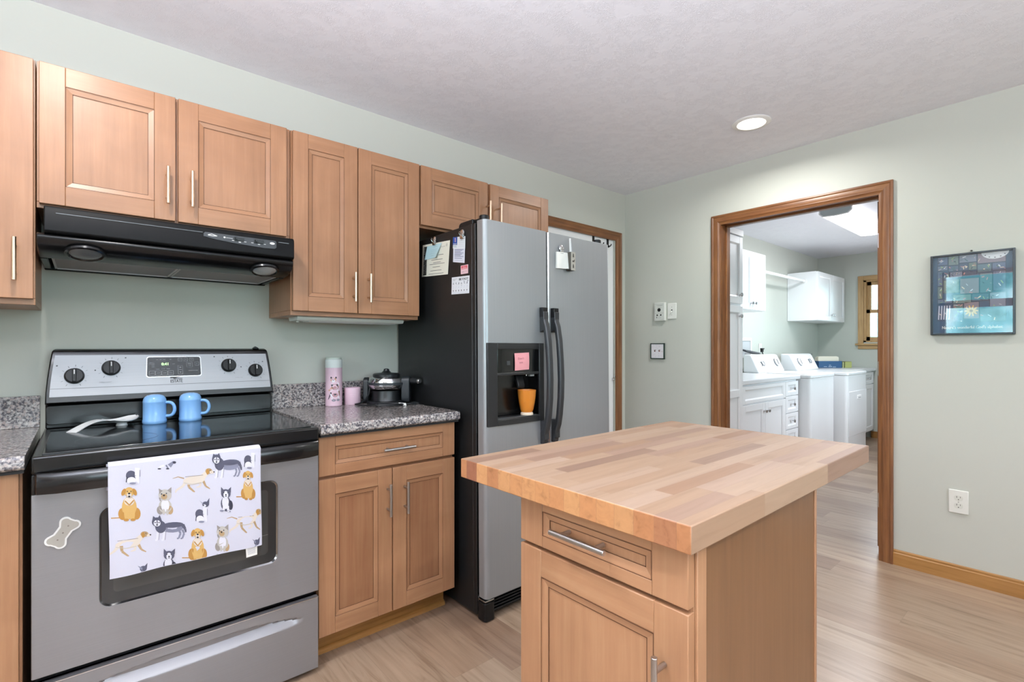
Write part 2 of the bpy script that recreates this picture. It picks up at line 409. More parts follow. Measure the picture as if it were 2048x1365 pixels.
portal('portal_sink_window', (XL - .14, (WY0 + WY1) / 2, (WZ0 + WZ1) / 2), (0, R(-90), 0), WZ1 - WZ0, WY1 - WY0)
t = thing('window_3', 'added wide fill window in the laundry side wall', 'window', (2.3, LY, .8), kind='structure')  # added unseen window, lights the laundry cabinet fronts
m = MB(WHITE)
for x in (1.1, 2.27, 3.44): m.box((x, LY - .09, .8), (x + .06, LY - .03, 2.1))
m.box((1.1, LY - .09, .8), (3.5, LY - .03, .86)); m.box((1.1, LY - .09, 2.04), (3.5, LY - .03, 2.1)); m.build('window_frame', t)
m = MB(GLASS); m.box((1.1, LY - .065, .8), (3.5, LY - .06, 2.1)); m.build('window_pane', t)
portal('portal_laundry_side', (2.3, LY - .14, 1.45), (R(90), 0, 0), 2.4, 1.3)
portal('portal_laundry', (LX + .14, (LW0 + LW1) / 2, (LWZ0 + LWZ1) / 2), (0, R(90), 0), LWZ1 - LWZ0, LW1 - LW0)

# laundry window
t = thing('window_2', 'small oak framed double hung window in the laundry', 'window', (LX, (LW0 + LW1) / 2, LWZ0), kind='structure')
m = MB(pale_oak('z')); yo = -.485
m.box((LX - .02, LW1, 1.235), (LX, yo, 2.135)); m.box((LX - .02, LW0 - .06, 1.235), (LX, LW0, 2.135))
m.mat(pale_oak('y')); m.box((LX - .02, LW0, LWZ1), (LX, LW1, 2.135)); m.box((LX - .05, LW0 - .08, 1.215), (LX, yo + .025, 1.238)); m.box((LX - .02, LW0 - .06, 1.165), (LX, yo, 1.215))
m.build('window_casing', t, .003)
m = MB(pale_oak('z'))
for y0, y1, xo in ((LW1 - .03, LW1, 0),): m.box((LX, y0, LWZ0), (LX + .1, y1, LWZ1))
m.box((LX, LW0, LWZ0), (LX + .1, LW0 + .03, LWZ1)); m.box((LX, LW0, LWZ1 - .02), (LX + .1, LW1, LWZ1)); m.box((LX, LW0, LWZ0), (LX + .1, LW1, LWZ0 + .02))
zr = 1.66
for y in (LW1 - .075, LW0 + .03): m.box((LX + .045, y, zr), (LX + .075, y + .045, LWZ1)); m.box((LX + .012, y + .006, LWZ0 + .02), (LX + .042, y + .05, zr + .025))
m.mat(pale_oak('y'))
for x0, z0, z1 in ((.045, LWZ1 - .065, LWZ1 - .02), (.045, zr - .02, zr + .025), (.012, zr - .02, zr + .025), (.012, LWZ0 + .02, LWZ0 + .07)): m.box((LX + x0, LW0, z0), (LX + x0 + .03, LW1, z1))
m.build('window_sash', t)
m = MB(GLASS); m.box((LX + .058, LW0, zr), (LX + .062, LW1, LWZ1)); m.box((LX + .025, LW0, LWZ0), (LX + .029, LW1, zr)); m.build('window_pane', t)

# casings: stepped profile (across, out of the wall)
def casing(m, P, u0, u1, ztop, w, grain_v, grain_h, zfloor=0.):
    """left leg, right leg, head with mitres; u0,u1 outer edges, P(u,z,d)"""
    prof = [(0, 0), (0, .017), (.010, .019), (.016, .015), (.022, .0165), (.040, .012), (.046, .013), (.052, .009), (w, .008), (w, 0)]
    sg = 1 if u1 > u0 else -1
    for base, s_, in ((u0, sg), (u1, -sg)):
        m.mat(grain_v); n = len(prof)
        bot = [P(base + s_ * a, zfloor, d) for a, d in prof]; top = [P(base + s_ * a, ztop - a, d) for a, d in prof]
        m.add(bot + top, [(i, i + 1, n + i + 1, n + i) for i in range(n - 1)] + [list(range(n))])
    m.mat(grain_h); n = len(prof)
    lf = [P(u0 + sg * a, ztop - a, d) for a, d in prof]; rt = [P(u1 - sg * a, ztop - a, d) for a, d in prof]
    m.add(lf + rt, [(i, i + 1, n + i + 1, n + i) for i in range(n - 1)])
m = MB(); casing(m, fx(0.), -.748, -1.789, 2.113, .0665, oak('z'), oak('y')); struct(m, 'trim_1', 'stained oak casing around the laundry doorway', 'trim')
m = MB(oak('z'))
m.box((-.004, OY0 - .012, 0), (.13, OY0, OZ)); m.box((-.004, OY1, 0), (.13, OY1 + .012, OZ)); m.box((.06, OY1 - .012, 0), (.10, OY1, OZ)); m.mat(oak('y')); m.box((-.004, OY0, OZ - .002), (.13, OY1, OZ + .012)); m.box((.06, OY0, OZ - .014), (.10, OY1, OZ - .002))
struct(m, 'trim_2', 'stained oak jamb lining the laundry doorway', 'trim', bevel=.002)
m = MB(); casing(m, fy(0.), -.062, -1.02, 2.116, .068, oak('z'), oak('x')); struct(m, 'trim_3', 'stained oak casing around the white door beside the refrigerator', 'trim')
m = MB(golden('y'))
pr = [(0, 0), (0, .083), (-.004, .083), (-.008, .078), (-.008, .068), (-.012, .064), (-.012, 0)]
m.prism(pr, 'y', YF, -1.789); struct(m, 'baseboard_right', 'golden oak baseboard under the framed picture wall', 'baseboard')
m = MB(golden('y')); m.box((LX - .012, LY, 0), (LX, -.63, .085)); struct(m, 'baseboard_laundry', 'golden oak baseboard on the far laundry wall', 'baseboard')
m = MB(golden('y')); m.prism(pr, 'y', OY1 + .07, -.02); struct(m, 'baseboard_corner', 'golden oak baseboard behind the island', 'baseboard')

t = thing('door_1', 'plain white door beside the refrigerator', 'door', ((DX0 + DX1) / 2, .02, 0), kind='structure')
m = MB(WHITE_CAB); m.box((DX0 + .003, .012, .008), (DX1 - .004, .05, DZ - .004)); m.build('door_panel', t, .002)
m = MB(CHROME); m.box((-.158, .002, .921), (-.138, .012, .945)); m.cyl((-.150, .004, .933), (-.150, -.008, .933), .006); m.box((-.140, -.004, .945), (-.130, .004, .962)); m.build('door_latch', t)
t = thing('door_2', 'dark stained wooden laundry door standing open', 'door', (.14, -1.70, 0), kind='structure')
m = MB(oak('z')); m.box((.142, -1.722, .028), (.98, -1.683, 2.044)); m.build('door_slab', t, .002)
for z in (1.814, 1.066, .301):
    m = MB(CHROME); m.prism(rrect(-1.716, z - .048, -1.687, z + .048, .012), 'x', .134, .1415); m.cyl((.131, -1.72, z - .048), (.131, -1.72, z + .048), .006); m.build('hinge', t)

# ------------------------------------------------------------------ cabinets
def shaker(m, P, u0, u1, z0, z1, wv, wh, st=.062, rl=None, t=.02, lip=.017, depth=.008, gl=GLAZE, pm=None):
    rl = st if rl is None else rl
    a0, a1, b0, b1 = u0 + st, u1 - st, z0 + rl, z1 - rl
    m.mat(wv); pbox(m, P, u0, a0, z0, z1, 0, t); pbox(m, P, a1, u1, z0, z1, 0, t)
    m.mat(wh); pbox(m, P, a0, a1, z0, b0, 0, t); pbox(m, P, a0, a1, b1, z1, 0, t)
    i0, i1, j0, j1 = a0 + lip, a1 - lip, b0 + lip, b1 - lip; e = t - .0025; p = t - depth
    m.mat(wh)
    m.poly([P(a0, b0, e), P(a1, b0, e), P(i1, j0, p + .002), P(i0, j0, p + .002)]); m.poly([P(a0, b1, e), P(a1, b1, e), P(i1, j1, p + .002), P(i0, j1, p + .002)])
    m.mat(wv)
    m.poly([P(a0, b0, e), P(a0, b1, e), P(i0, j1, p + .002), P(i0, j0, p + .002)]); m.poly([P(a1, b0, e), P(a1, b1, e), P(i1, j1, p + .002), P(i1, j0, p + .002)])
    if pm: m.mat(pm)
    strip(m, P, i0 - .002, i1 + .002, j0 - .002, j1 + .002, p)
    if gl:
        m.mat(gl); w = .0014
        for (x0, x1, y0, y1, d) in ((a0, a1, b0, b1, t + .0002), (i0, i1, j0, j1, p + .0023)):
            strip(m, P, x0, x1, y0, y0 + w, d); strip(m, P, x0, x1, y1 - w, y1, d); strip(m, P, x0, x0 + w, y0, y1, d); strip(m, P, x1 - w, x1, y0, y1, d)
def pull(P, u, z, ln, horiz, mat, parent, d0=.02, r=.0055, out=.032):
    m = MB(mat); h = ln / 2; q = h * .62
    if horiz:
        m.cyl(P(u - h, z, d0 + out), P(u + h, z, d0 + out), r)
        for s_ in (-q, q): m.cyl(P(u + s_, z, d0), P(u + s_, z, d0 + out), r * .85)
    else:
        m.cyl(P(u, z - h, d0 + out), P(u, z + h, d0 + out), r)
        for s_ in (-q, q): m.cyl(P(u, z + s_, d0), P(u, z + s_, d0 + out), r * .85)
    return m.build('handle', parent, .0008)
def door(P, u0, u1, z0, z1, wv, wh, parent, hu=None, hz=None, hm=None, **k):
    m = MB(); shaker(m, P, u0, u1, z0, z1, wv, wh, **k); d = m.build('door', parent, .0016)
    if hu is not None: pull(P, hu, hz, .131, False, hm, d)
    return d
UZ = 2.097; UY = -.315; PU = fy(UY); G = 'maple wall cabinets above the stove run'
def wall_cab(label, x0, x1, z0, doors, bottom_drop=.012, st=.062):
    t = thing('wall_cabinet', label, 'cabinet', ((x0 + x1) / 2, UY / 2, z0), G)
    m = MB(maple('z')); m.box((x0 + .0008, UY, z0 + .02), (x1 - .0008, -.001, UZ)); m.mat(maple('x')); m.box((x0 + .0008, UY + .001, z0), (x1 - .0008, -.001, z0 + .02)); m.build('body', t, .001)
    for u0, u1, hu, hz in doors: door(PU, u0, u1, z0 + bottom_drop, UZ - .004, maple('z'), maple('x'), t, hu, hz, CHAMP, st=st)
    return t
wall_cab('tall maple wall cabinet left of the black range hood', -4.25, -3.487, 1.326, [(-4.247, -3.872, None, None), (-3.866, -3.4915, -3.532, 1.462)], .018, .092)
wall_cab('short two-door maple wall cabinet above the black range hood', -3.486, -2.7225, 1.635, [(-3.479, -3.122, -3.147, 1.766), (-3.113, -2.741, -3.074, 1.766)])
wall_cab('tall two-door maple wall cabinet between the hood and the refrigerator', -2.7215, -2.117, 1.327, [(-2.7165, -2.438, -2.459, 1.460), (-2.4335, -2.1215, -2.388, 1.460)], .018)
wall_cab('short two-door maple wall cabinet above the refrigerator', -2.116, -1.222, 1.787, [(-2.111, -1.694, -1.7, 1.922), (-1.676, -1.226, -1.623, 1.922)])

BY = -.60; PB = fy(BY)
def base_cab(label, x0, x1, fronts, grp='maple base cabinets along the stove wall'):
    t = thing('base_cabinet', label, 'cabinet', ((x0 + x1) / 2, BY / 2, 0), grp)
    m = MB(maple('z')); m.box((x0 + .001, BY, .105), (x1 - .001, -.002, .858)); m.mat(maple('x')); m.build('body', t, .001)
    m = MB(golden('x')); m.box((x0 + .001, -.525, 0), (x1 - .001, -.51, .105)); m.prism([(-.525, 0), (-.525, .02), (-.531, .019), (-.539, .012), (-.541, 0)], 'x', x0 + .001, x1 - .001); m.build('toe_kick', t)
    return t
t = base_cab('maple base cabinet with one drawer and two doors right of the stove', -2.7155, -2.105, None)
m = MB(); shaker(m, PB, -2.7125, -2.1075, .709, .8565, maple_front('z'), maple_front('x'), st=.062, rl=.04, lip=.014); d = m.build('drawer', t, .0016); pull(PB, -2.394, .779, .142, True, NICKEL, d)
door(PB, -2.7125, -2.4145, .109, .697, maple_front('z'), maple_front('x'), t, -2.436, .574, NICKEL, pm=maple_panel_shaded('z'))
door(PB, -2.4105, -2.1075, .109, .697, maple_front('z'), maple_front('x'), t, -2.358, .570, NICKEL, pm=maple_panel_shaded('z'))
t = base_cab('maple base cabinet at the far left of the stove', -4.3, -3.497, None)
door(PB, -3.90, -3.504, .109, .8565, maple_front('z'), maple_front('x'), t, -3.86, .574, NICKEL, pm=maple_panel_shaded('z'))
door(PB, -4.297, -3.904, .109, .8565, maple_front('z'), maple_front('x'), t, -3.95, .574, NICKEL, pm=maple_panel_shaded('z'))

def counter(label, x0, x1):
    t = thing('countertop', label, 'countertop', ((x0 + x1) / 2, -.33, .8585), 'granite countertops')
    m = MB(GRAN); m.prism([(0, .868), (-.645, .868), (-.651, .874), (-.651, .898), (-.645, .906), (0, .906)], 'x', x0, x1); m.build('slab', t, .0015)
    m = MB(DARK); m.box((x0 + .002, -.640, .8585), (x1 - .002, -.01, .868)); m.build('substrate', t)
    m = MB(GRAN); m.box((x0, -.024, .906), (x1, -.001, 1.018)); m.build('backsplash', t, .002)
counter('speckled grey granite countertop right of the stove', -2.7145, -2.098)
counter('speckled grey granite countertop left of the stove', -4.3, -3.491)

# ------------------------------------------------------------------ stove
SX0, SX1 = -3.479, -2.7225
t = thing('stove', 'freestanding electric stove with black glass top and grey oven door', 'stove', ((SX0 + SX1) / 2, -.33, 0))
m = MB(BLACKM); m.box((SX0 + .003, -.612, .05), (SX1 - .003, -.03, .865)); m.mat(DARK); m.box((SX0 + .02, -.58, .012), (SX1 - .02, -.05, .05)); m.build('body', t, .003)
m = MB(BLACK); m.box((SX0, -.652, .853), (SX1, -.012, .9)); m.build('cooktop', t, .006, seg=3)
ct = bpy.data.objects['cooktop']
m = MB(BLACKG); m.box((SX0 + .02, -.625, .899), (SX1 - .02, -.125, .9035)); m.build('glass_surface', ct, .0015)
for x, y, r in ((-3.29, -.47, .105), (-2.92, -.47, .085), (-3.29, -.24, .075), (-2.92, -.24, .105)):
    m = MB(flat('#232326', .14)); pts = [(x + math.cos(2 * PI * i / 48) * r, y + math.sin(2 * PI * i / 48) * r, .9038) for i in range(48)]; q = [(x + math.cos(2 * PI * i / 48) * (r - .004), y + math.sin(2 * PI * i / 48) * (r - .004), .9038) for i in range(48)]
    m.add(pts + q, [(i, (i + 1) % 48, 48 + (i + 1) % 48, 48 + i) for i in range(48)]); m.build('burner_ring', ct)
# backguard with slanted control face: outer shell tapers upward
def bg_face(x, z):     # y of the slanted face
    return -.088 + (z - 1.0) * .16
m = MB(BLACK)
def bgx(z): k = max(0, (z - 1.0) / .182); return SX0 + .003 + .018 * k ** 1.6, SX1 - .004 - .018 * k ** 1.6
pf = []
for z in (.9, .985, .992, 1.03, 1.08, 1.13, 1.165, 1.18, 1.186):
    x0, x1 = bgx(z); y = bg_face(0, z) if z > .99 else -.055
    if z >= 1.18: y += .004 * (1 if z == 1.18 else 4)
    if z == 1.186: x0 += .006; x1 -= .006
    pf.append([(x0, -.008, z), (x1, -.008, z), (x1, y, z), (x0, y, z)])
vs = [p for r_ in pf for p in r_]; fs = []
for j in range(len(pf) - 1):
    for i in range(4): fs.append((j * 4 + i, j * 4 + (i + 1) % 4, j * 4 + 4 + (i + 1) % 4, j * 4 + 4 + i))
fs += [(0, 1, 2, 3), tuple((len(pf) - 1) * 4 + i for i in range(4))]
m.add(vs, fs); bgd = m.build('backguard', t, .004)
m = MB(BLACK); m.prism(rrect(SX0 + .004, .914, SX1 - .008, .984, .012), 'y', -.069, -.05); m.build('riser_panel', bgd, .003)
def bgF(d):
    def f(u, v, l=0):
        z = 1.015 + v * .148; x0, x1 = bgx(z); x0 += .011; x1 -= .011
        return (x0 + (x1 - x0) * u, bg_face(0, z) - d - l * .0004, z)
    return f
F = bgF(.0025)
m = MB(STEEL)
pts = []
n_ = 14
m.grid(lambda u, v: F(u, v), 20, n_)
m.add([F(0, 0), F(1, 0), F(1, 0, -8), F(0, 0, -8)], [(0, 1, 2, 3)]); m.add([F(0, 1), F(1, 1), F(1, 1, -8), F(0, 1, -8)], [(0, 1, 2, 3)])
ASP = .148 / .72
gk = flat('#3b3b3d', .5)
a_line(m, F, [(0, .195), (1, .195)], .012, flat('#5c5c5e', .4))
for (u, v) in ((.097, .64), (.183, .79)): pass
KN = [(-3.398, 1.088), (-3.294, 1.114), (-2.901, 1.1145), (-2.797, 1.0905)]
def kuv(x, z):
    x0, x1 = bgx(z); x0 += .011; x1 -= .011
    return (x - x0) / (x1 - x0), (z - 1.015) / .148
for x, z in KN:
    u, v = kuv(x, z); ru = .0395 / .70
    for i in range(11):
        a = R(-60 + 30 * i); c_, s_ = math.cos(a), math.sin(a)
        a_line(m, F, [(u + c_ * ru * .84, v + s_ * ru * .84 / ASP), (u + c_ * ru, v + s_ * ru / ASP)], .0022, gk)
    a_rect(m, F, u + (-.075 if x < -3.35 else (.055 if x < -3.2 else (-.075 if x < -2.85 else .045))), v + .24, u + (-.068 if x < -3.35 else (.062 if x < -3.2 else (-.068 if x < -2.85 else .052))), v + .27, gk)
for u in (.165, .848): a_ell(m, F, u, .62, .0035, .0035 / ASP, gk)
a_text(m, F, 'SURFACE ELEMENT', .185, .30, .03, ASP, flat('#77777a', .5), wid=.05); a_text(m, F, 'OVEN ON', .81, .30, .03, ASP, flat('#77777a', .5), wid=.04)
# maker's mark: a swoosh over the word
kx = flat('#1b1b1e', .5)
a_poly(m, F, [(.488, .40), (.515, .41), (.545, .40), (.520, .37), (.512, .352), (.545, .352), (.545, .335), (.506, .335), (.500, .36), (.488, .355)], kx)
a_text(m, F, 'ESTATE', .489, .24, .085, ASP, kx, wid=.057, bold=.02)
m.build('control_panel', bgd)
# display
u0, v0 = kuv(-3.185, 1.077); u1, v1 = kuv(-3.006, 1.153)
m = MB(flat('#9b9b9d', .3, 1.)); Fd = bgF(.0035)
def rr_uv(F, u0, v0, u1, v1, r, l, mat, m):
    pts = rrect(0, 0, (u1 - u0) / ASP, v1 - v0, r); a_poly(m, F, [(u0 + x * ASP, v0 + y) for x, y in pts], mat, l)
rr_uv(Fd, u0 - .004, v0 - .025, u1 + .004, v1 + .02, .06, 0, flat('#c9c9cb', .25, 1.), m); rr_uv(Fd, u0, v0, u1, v1, .05, 2, flat('#1d1d20', .25), m)
def D(a, b): return (u0 + (u1 - u0) * a, v0 + (v1 - v0) * b)
grey = flat('#8a8a8c', .5)
def outl(a, b, c, d, w=.0016):
    for p, q in (((a, b), (c, b)), ((c, b), (c, d)), ((c, d), (a, d)), ((a, d), (a, b))): a_line(m, Fd, [D(*p), D(*q)], w if p[0] == q[0] else w / ASP, grey, 4)
for a in (.04, .15, .265, .375): outl(a, .06, a + .1, .28); a_line(m, Fd, [D(a + .02, .17), D(a + .08, .17)], .01, grey, 4)
for a in (.57, .68, .79): outl(a, .78, a + .075, .93); a_line(m, Fd, [D(a + .015, .855), D(a + .06, .855)], .01, grey, 4)
outl(.73, .46, .84, .70); a_line(m, Fd, [D(.75, .63), D(.82, .63)], .02, grey, 4); a_line(m, Fd, [D(.75, .54), D(.82, .54)], .012, grey, 4); outl(.89, .54, .97, .72); a_line(m, Fd, [D(.91, .63), D(.95, .63)], .012, grey, 4)
outl(.565, .09, .65, .55); a_poly(m, Fd, [D(.585, .42), D(.63, .42), D(.6075, .50)], grey, 4); a_poly(m, Fd, [D(.585, .22), D(.63, .22), D(.6075, .14)], grey, 4); a_line(m, Fd, [D(.58, .33), D(.635, .33)], .014, grey, 4)
for a, b, c in ((.04, .72, .13), (.04, .65, .13), (.08, .58, .13), (.08, .5, .13), (.16, .87, .2), (.22, .87, .26), (.29, .87, .33), (.41, .87, .44), (.46, .64, .51), (.16, .38, .22), (.26, .38, .32), (.35, .38, .41), (.76, .26, .94)): a_line(m, Fd, [D(a, b), D(c, b)], .012, grey, 4)
lit = emit('clock_green', '#c8ffb0', 1.6)
q = D(.255, .57); a_text(m, Fd, '0:41', q[0], q[1], .14 * (v1 - v0), ASP, lit, 5, wid=.032, bold=.02)
m.build('clock_display', bgd)
def face_n(): return Vector((0, -1, .16)).normalized()
for x, z in KN:
    n = face_n(); c = Vector((x, bg_face(0, z) - .003, z))
    m = MB(BLACKM); m.lathe([(.0285, 0), (.0285, .006), (.025, .014), (.024, .018), (0, .018)], c, 32, n)
    up = Vector((0, .16, 1)).normalized(); tip = c + n * .018
    e1 = Vector((1, 0, 0)) * .006
    m.hexa([tip - up * .023 - e1, tip - up * .023 + e1, tip + up * .023 + e1, tip + up * .023 - e1] + [p + n * .012 for p in (tip - up * .022 - e1 * .8, tip - up * .022 + e1 * .8, tip + up * .022 + e1 * .8, tip + up * .022 - e1 * .8)])
    m.mat(WHITE); a = tip + n * .0125 + up * .020; b = tip + n * .0125 + up * .004
    m.poly([a - e1 * .25, a + e1 * .25, b + e1 * .25, b - e1 * .25]); m.build('knob', bgd, .001)
m = MB(BLACKM); m.prism([(-2.80, 1.186), (-2.775, 1.186), (-2.782, 1.192), (-2.79, 1.196), (-2.796, 1.191)], 'y', -.05, -.03); m.build('vent_cap', bgd)
# oven door
dY = -.645
m = MB(STOVE_GREY)
wx0, wx1, wz0, wz1 = -3.338, -2.863, .447, .733
o = rrect(SX0, .303, SX1, .797, .004, 1); inn = rrect(wx0, wz0, wx1, wz1, .028, 6)
# frame around the window: quads between matched outlines
def ring(m, outer, inner, axis_y0, axis_y1):
    cx = (wx0 + wx1) / 2; cz = (wz0 + wz1) / 2
    def proj(p):
        dx, dz = p[0] - cx, p[1] - cz; k = 1e9
        if dx > 1e-9: k = min(k, (SX1 - cx) / dx)
        if dx < -1e-9: k = min(k, (SX0 - cx) / dx)
        if dz > 1e-9: k = min(k, (.797 - cz) / dz)
        if dz < -1e-9: k = min(k, (.303 - cz) / dz)
        return (cx + dx * k, cz + dz * k)
    corners = [(SX1, .797), (SX0, .797), (SX0, .303), (SX1, .303)]
    pin = []
    for p in inner: pin.append(p)
    for c in corners:   # add inner points on the ray to each corner
        dx, dz = c[0] - cx, c[1] - cz; ang = math.atan2(dz, dx)
        best = min(range(len(inner)), key=lambda i: abs(math.atan2(inner[i][1] - cz, inner[i][0] - cx) - ang))
        pin[best] = inner[best]
    pout = [proj(p) for p in pin]
    for c in corners:
        i = min(range(len(pout)), key=lambda i: (pout[i][0] - c[0]) ** 2 + (pout[i][1] - c[1]) ** 2); pout[i] = c
    n = len(pin)
    m.add([(p[0], axis_y0, p[1]) for p in pout] + [(p[0], axis_y0, p[1]) for p in pin] + [(p[0], axis_y0 + .008, p[1]) for p in pin] + [(p[0], axis_y1, p[1]) for p in pout],
          [(i, (i + 1) % n, n + (i + 1) % n, n + i) for i in range(n)] + [(n + i, n + (i + 1) % n, 2 * n + (i + 1) % n, 2 * n + i) for i in range(n)] + [(i, (i + 1) % n, 3 * n + (i + 1) % n, 3 * n + i) for i in range(n)])
ring(m, o, inn, dY, -.613)
od = m.build('oven_door', t, .002)
m = MB(flat('#b9b9ba', .2, 1.))
io = rrect(wx0, wz0, wx1, wz1, .028, 6); ii = rrect(wx0 + .004, wz0 + .004, wx1 - .004, wz1 - .004, .025, 6); n = len(io)
m.add([(p[0], dY - .0006, p[1]) for p in io] + [(p[0], dY + .004, p[1]) for p in ii], [(i, (i + 1) % n, n + (i + 1) % n, n + i) for i in range(n)]); m.build('window_bezel', od)
m = MB(flat('#2b2c2c', .14)); m.prism(rrect(wx0 + .002, wz0 + .002, wx1 - .002, wz1 - .002, .026, 6), 'y', dY + .0045, -.615)
m.mat(flat('#3d3e3c', .22)); m.prism(rrect(wx0 + .03, wz0 + .035, wx1 - .03, wz1 - .03, .012, 6), 'y', dY + .0042, dY + .005)
m.mat(flat('#5c5d5c', .3)); m.box((wx0 + .03, dY + .0038, wz0 + .10), (wx1 - .03, dY + .0042, wz0 + .1015)); m.build('oven_window', od)
m = MB(BLACK)
m.box((SX0, dY - .001, .797), (SX1, -.615, .851)); m.build('door_top_trim', od, .003)
m = MB(flat('#121213', .2)); hp = []
xs = [SX0 + .006, SX0 + .012, SX0 + .05, SX0 + .12, SX0 + .2, -3.1, SX1 - .2, SX1 - .12, SX1 - .05, SX1 - .012, SX1 - .006]
oy = [-.648, -.668, -.684, -.690, -.692, -.694, -.692, -.690, -.684, -.668, -.648]
sec = [(0, .806), (-.006, .803), (-.010, .812), (-.010, .848), (-.004, .856), (.006, .857), (.014, .850), (.014, .812)]
vs = []; fs = []
for x, y in zip(xs, oy):
    for a, z in sec: vs.append((x, y + a + (.0 if y < -.66 else .004), z))
ns = len(sec)
for j in range(len(xs) - 1):
    for i in range(ns): fs.append((j * ns + i, j * ns + (i + 1) % ns, (j + 1) * ns + (i + 1) % ns, (j + 1) * ns + i))
fs += [tuple(range(ns)), tuple((len(xs) - 1) * ns + i for i in range(ns))]
m.add(vs, fs); m.build('handle', od)
# storage drawer with scooped grip
gx0, gx1 = -3.412, -2.788
def scoop(x, z):
    if x <= gx0 or x >= gx1: return 0
    k = (x - gx0) / (gx1 - gx0); s_ = math.sin(PI * k) ** .5
    zt = .227 + .026 * s_ - .008 * (1 - s_); zb = .207 - .006 * s_
    if z >= zt or z <= zb: return 0
    q = (z - zb) / (zt - zb)
    return -.030 * s_ * (q / .72 if q < .72 else (1 - q) / .28)
m = MB(STOVE_GREY)
nx, nz = 60, 72
m.grid(lambda u, v: (SX0 + .001 + (SX1 - SX0 - .002) * u, dY - scoop(SX0 + (SX1 - SX0) * u, .022 + .26 * v), .022 + .26 * v), nx, nz)
m.box((SX0 + .001, dY + .02, .022), (SX1 - .001, -.615, .282))
for a, b in (((SX0 + .001, dY, .022), (SX1 - .001, dY + .03, .0225)), ((SX0 + .001, dY, .2815), (SX1 - .001, dY + .03, .282)), ((SX0 + .001, dY, .022), (SX0 + .0015, dY + .03, .282)), ((SX1 - .0015, dY, .022), (SX1 - .001, dY + .03, .282))): m.box(a, b)
m.mat(flat('#d6d6d8', .3, 1.)); m.box((SX0 + .001, dY - .001, .279), (SX1 - .001, dY + .002, .282))
m.build('storage_drawer', t, angle=25)
for x in (SX0 + .05, SX1 - .05):
    for y in (-.57, -.08): m = MB(DARK); m.cyl((x, y, 0), (x, y, .014), .018); m.build('levelling_foot', t)

# dog towel over the oven handle ---------------------------------------------------
TX0, TX1 = -3.322, -2.934
def ztow(v, u): return .862 - (1 - v) * (.862 - (.549 - .007 * u))
def towel(u, v, l=0):          # v: 0 bottom .. 1 top, front sheet
    x = TX0 + (TX1 - TX0) * u + .004 * math.sin(v * 3 + 1) * (1 - v)
    y = -.7095 - .003 * math.sin(u * 7 + 1.2) * (1 - v) - .0035 * (1 - v) * math.sin(u * 15 + v * 4) - l * .00035
    y += .010 * max(0, u - .75) * 4 * (1 - v) * .5
    return (x, y, ztow(v, u))
t = thing('dish_towel', 'white dish towel printed with dogs hanging on the oven handle', 'towel', ((TX0 + TX1) / 2, -.69, .549))
cloth = paint('white_cotton', '#d1d2e2', .9, .3, 700)
m = MB(cloth)
m.grid(lambda u, v: towel(u, v), 40, 24)
def over(u, k):        # over the bar and down behind
    a = PI * k; x0, y0, z0 = towel(u, 1); r_ = .0175
    return (x0, y0 + r_ * 1.1 - r_ * 1.1 * math.cos(a), z0 + .008 * math.sin(a))
m.grid(lambda u, v: over(u, v), 40, 8)
m.grid(lambda u, v: (lambda p: (p[0] - .003 * (1 - u), p[1] + .0005, p[2] - v * (.862 - .862 + .075)))(over(u, 1)), 40, 4)
m.grid(lambda u, v: (lambda p: (p[0] + .002, p[1] + .0025, p[2]))(towel(u, v)), 20, 12)
def twp(px, py):
    u = (px - 85) / 1420; return u, 1 - (py - (265 - 175 * u)) / (1030 - 140 * u)
def T2(a, b, l=0): u, v = twp(a, b); return towel(min(1, max(0, u)), min(1, max(0.004, v)), l)
def dog_mats():
    return dict(gold=flat('#c7a262', .9), gold2=flat('#a97c3c', .9), pale=flat('#d9cfc4', .9), tan=flat('#a98f6c', .9), grey=flat('#b7b3ae', .9), grey2=flat('#8d8783', .9), dk=flat('#4b4c5c', .9), bk=flat('#2f2f3c', .9), wh=flat('#dfe0ec', .9), mid=flat('#7d7f92', .9), nose=flat('#1c1c22', .9))
DM = dog_mats()
def E(cx, cy, rx, ry, c, l=1, rot=0): a_ell(m, T2, cx, cy, rx, ry, DM[c], l, rot)
def Ln(pts, w, c, l=1, w2=None): a_line(m, T2, pts, w, DM[c], l, w2)
def golden_dog(x, y, s=1.):
    e = lambda a, b, c, d, k, l=1, r=0: E(x + a * s, y + b * s, c * s, d * s, k, l, r)
    Ln([(x - 150 * s, y + 130 * s), (x - 60 * s, y + 128 * s)], 9, 'gold2')
    e(0, 40, 62, 105, 'gold'); e(-58, 95, 34, 55, 'gold2'); e(58, 95, 34, 55, 'gold2'); e(-25, 95, 20, 62, 'gold', 2); e(25, 95, 20, 62, 'gold', 2)
    e(-28, 150, 22, 12, 'gold2', 3); e(28, 150, 22, 12, 'gold2', 3); e(0, -20, 42, 40, 'pale', 2); Ln([(x - 35 * s, y - 25 * s), (x, y + 15 * s), (x + 38 * s, y - 30 * s)], 10 * s, 'gold2', 3)
    e(0, -105, 40, 45, 'gold', 3); e(-45, -105, 17, 34, 'gold2', 4, 20); e(45, -105, 17, 34, 'gold2', 4, -20); e(0, -78, 20, 22, 'pale', 5); e(0, -92, 10, 8, 'nose', 6); e(-15, -112, 5, 5, 'nose', 6); e(15, -112, 5, 5, 'nose', 6); e(0, -65, 9, 9, 'nose', 6)
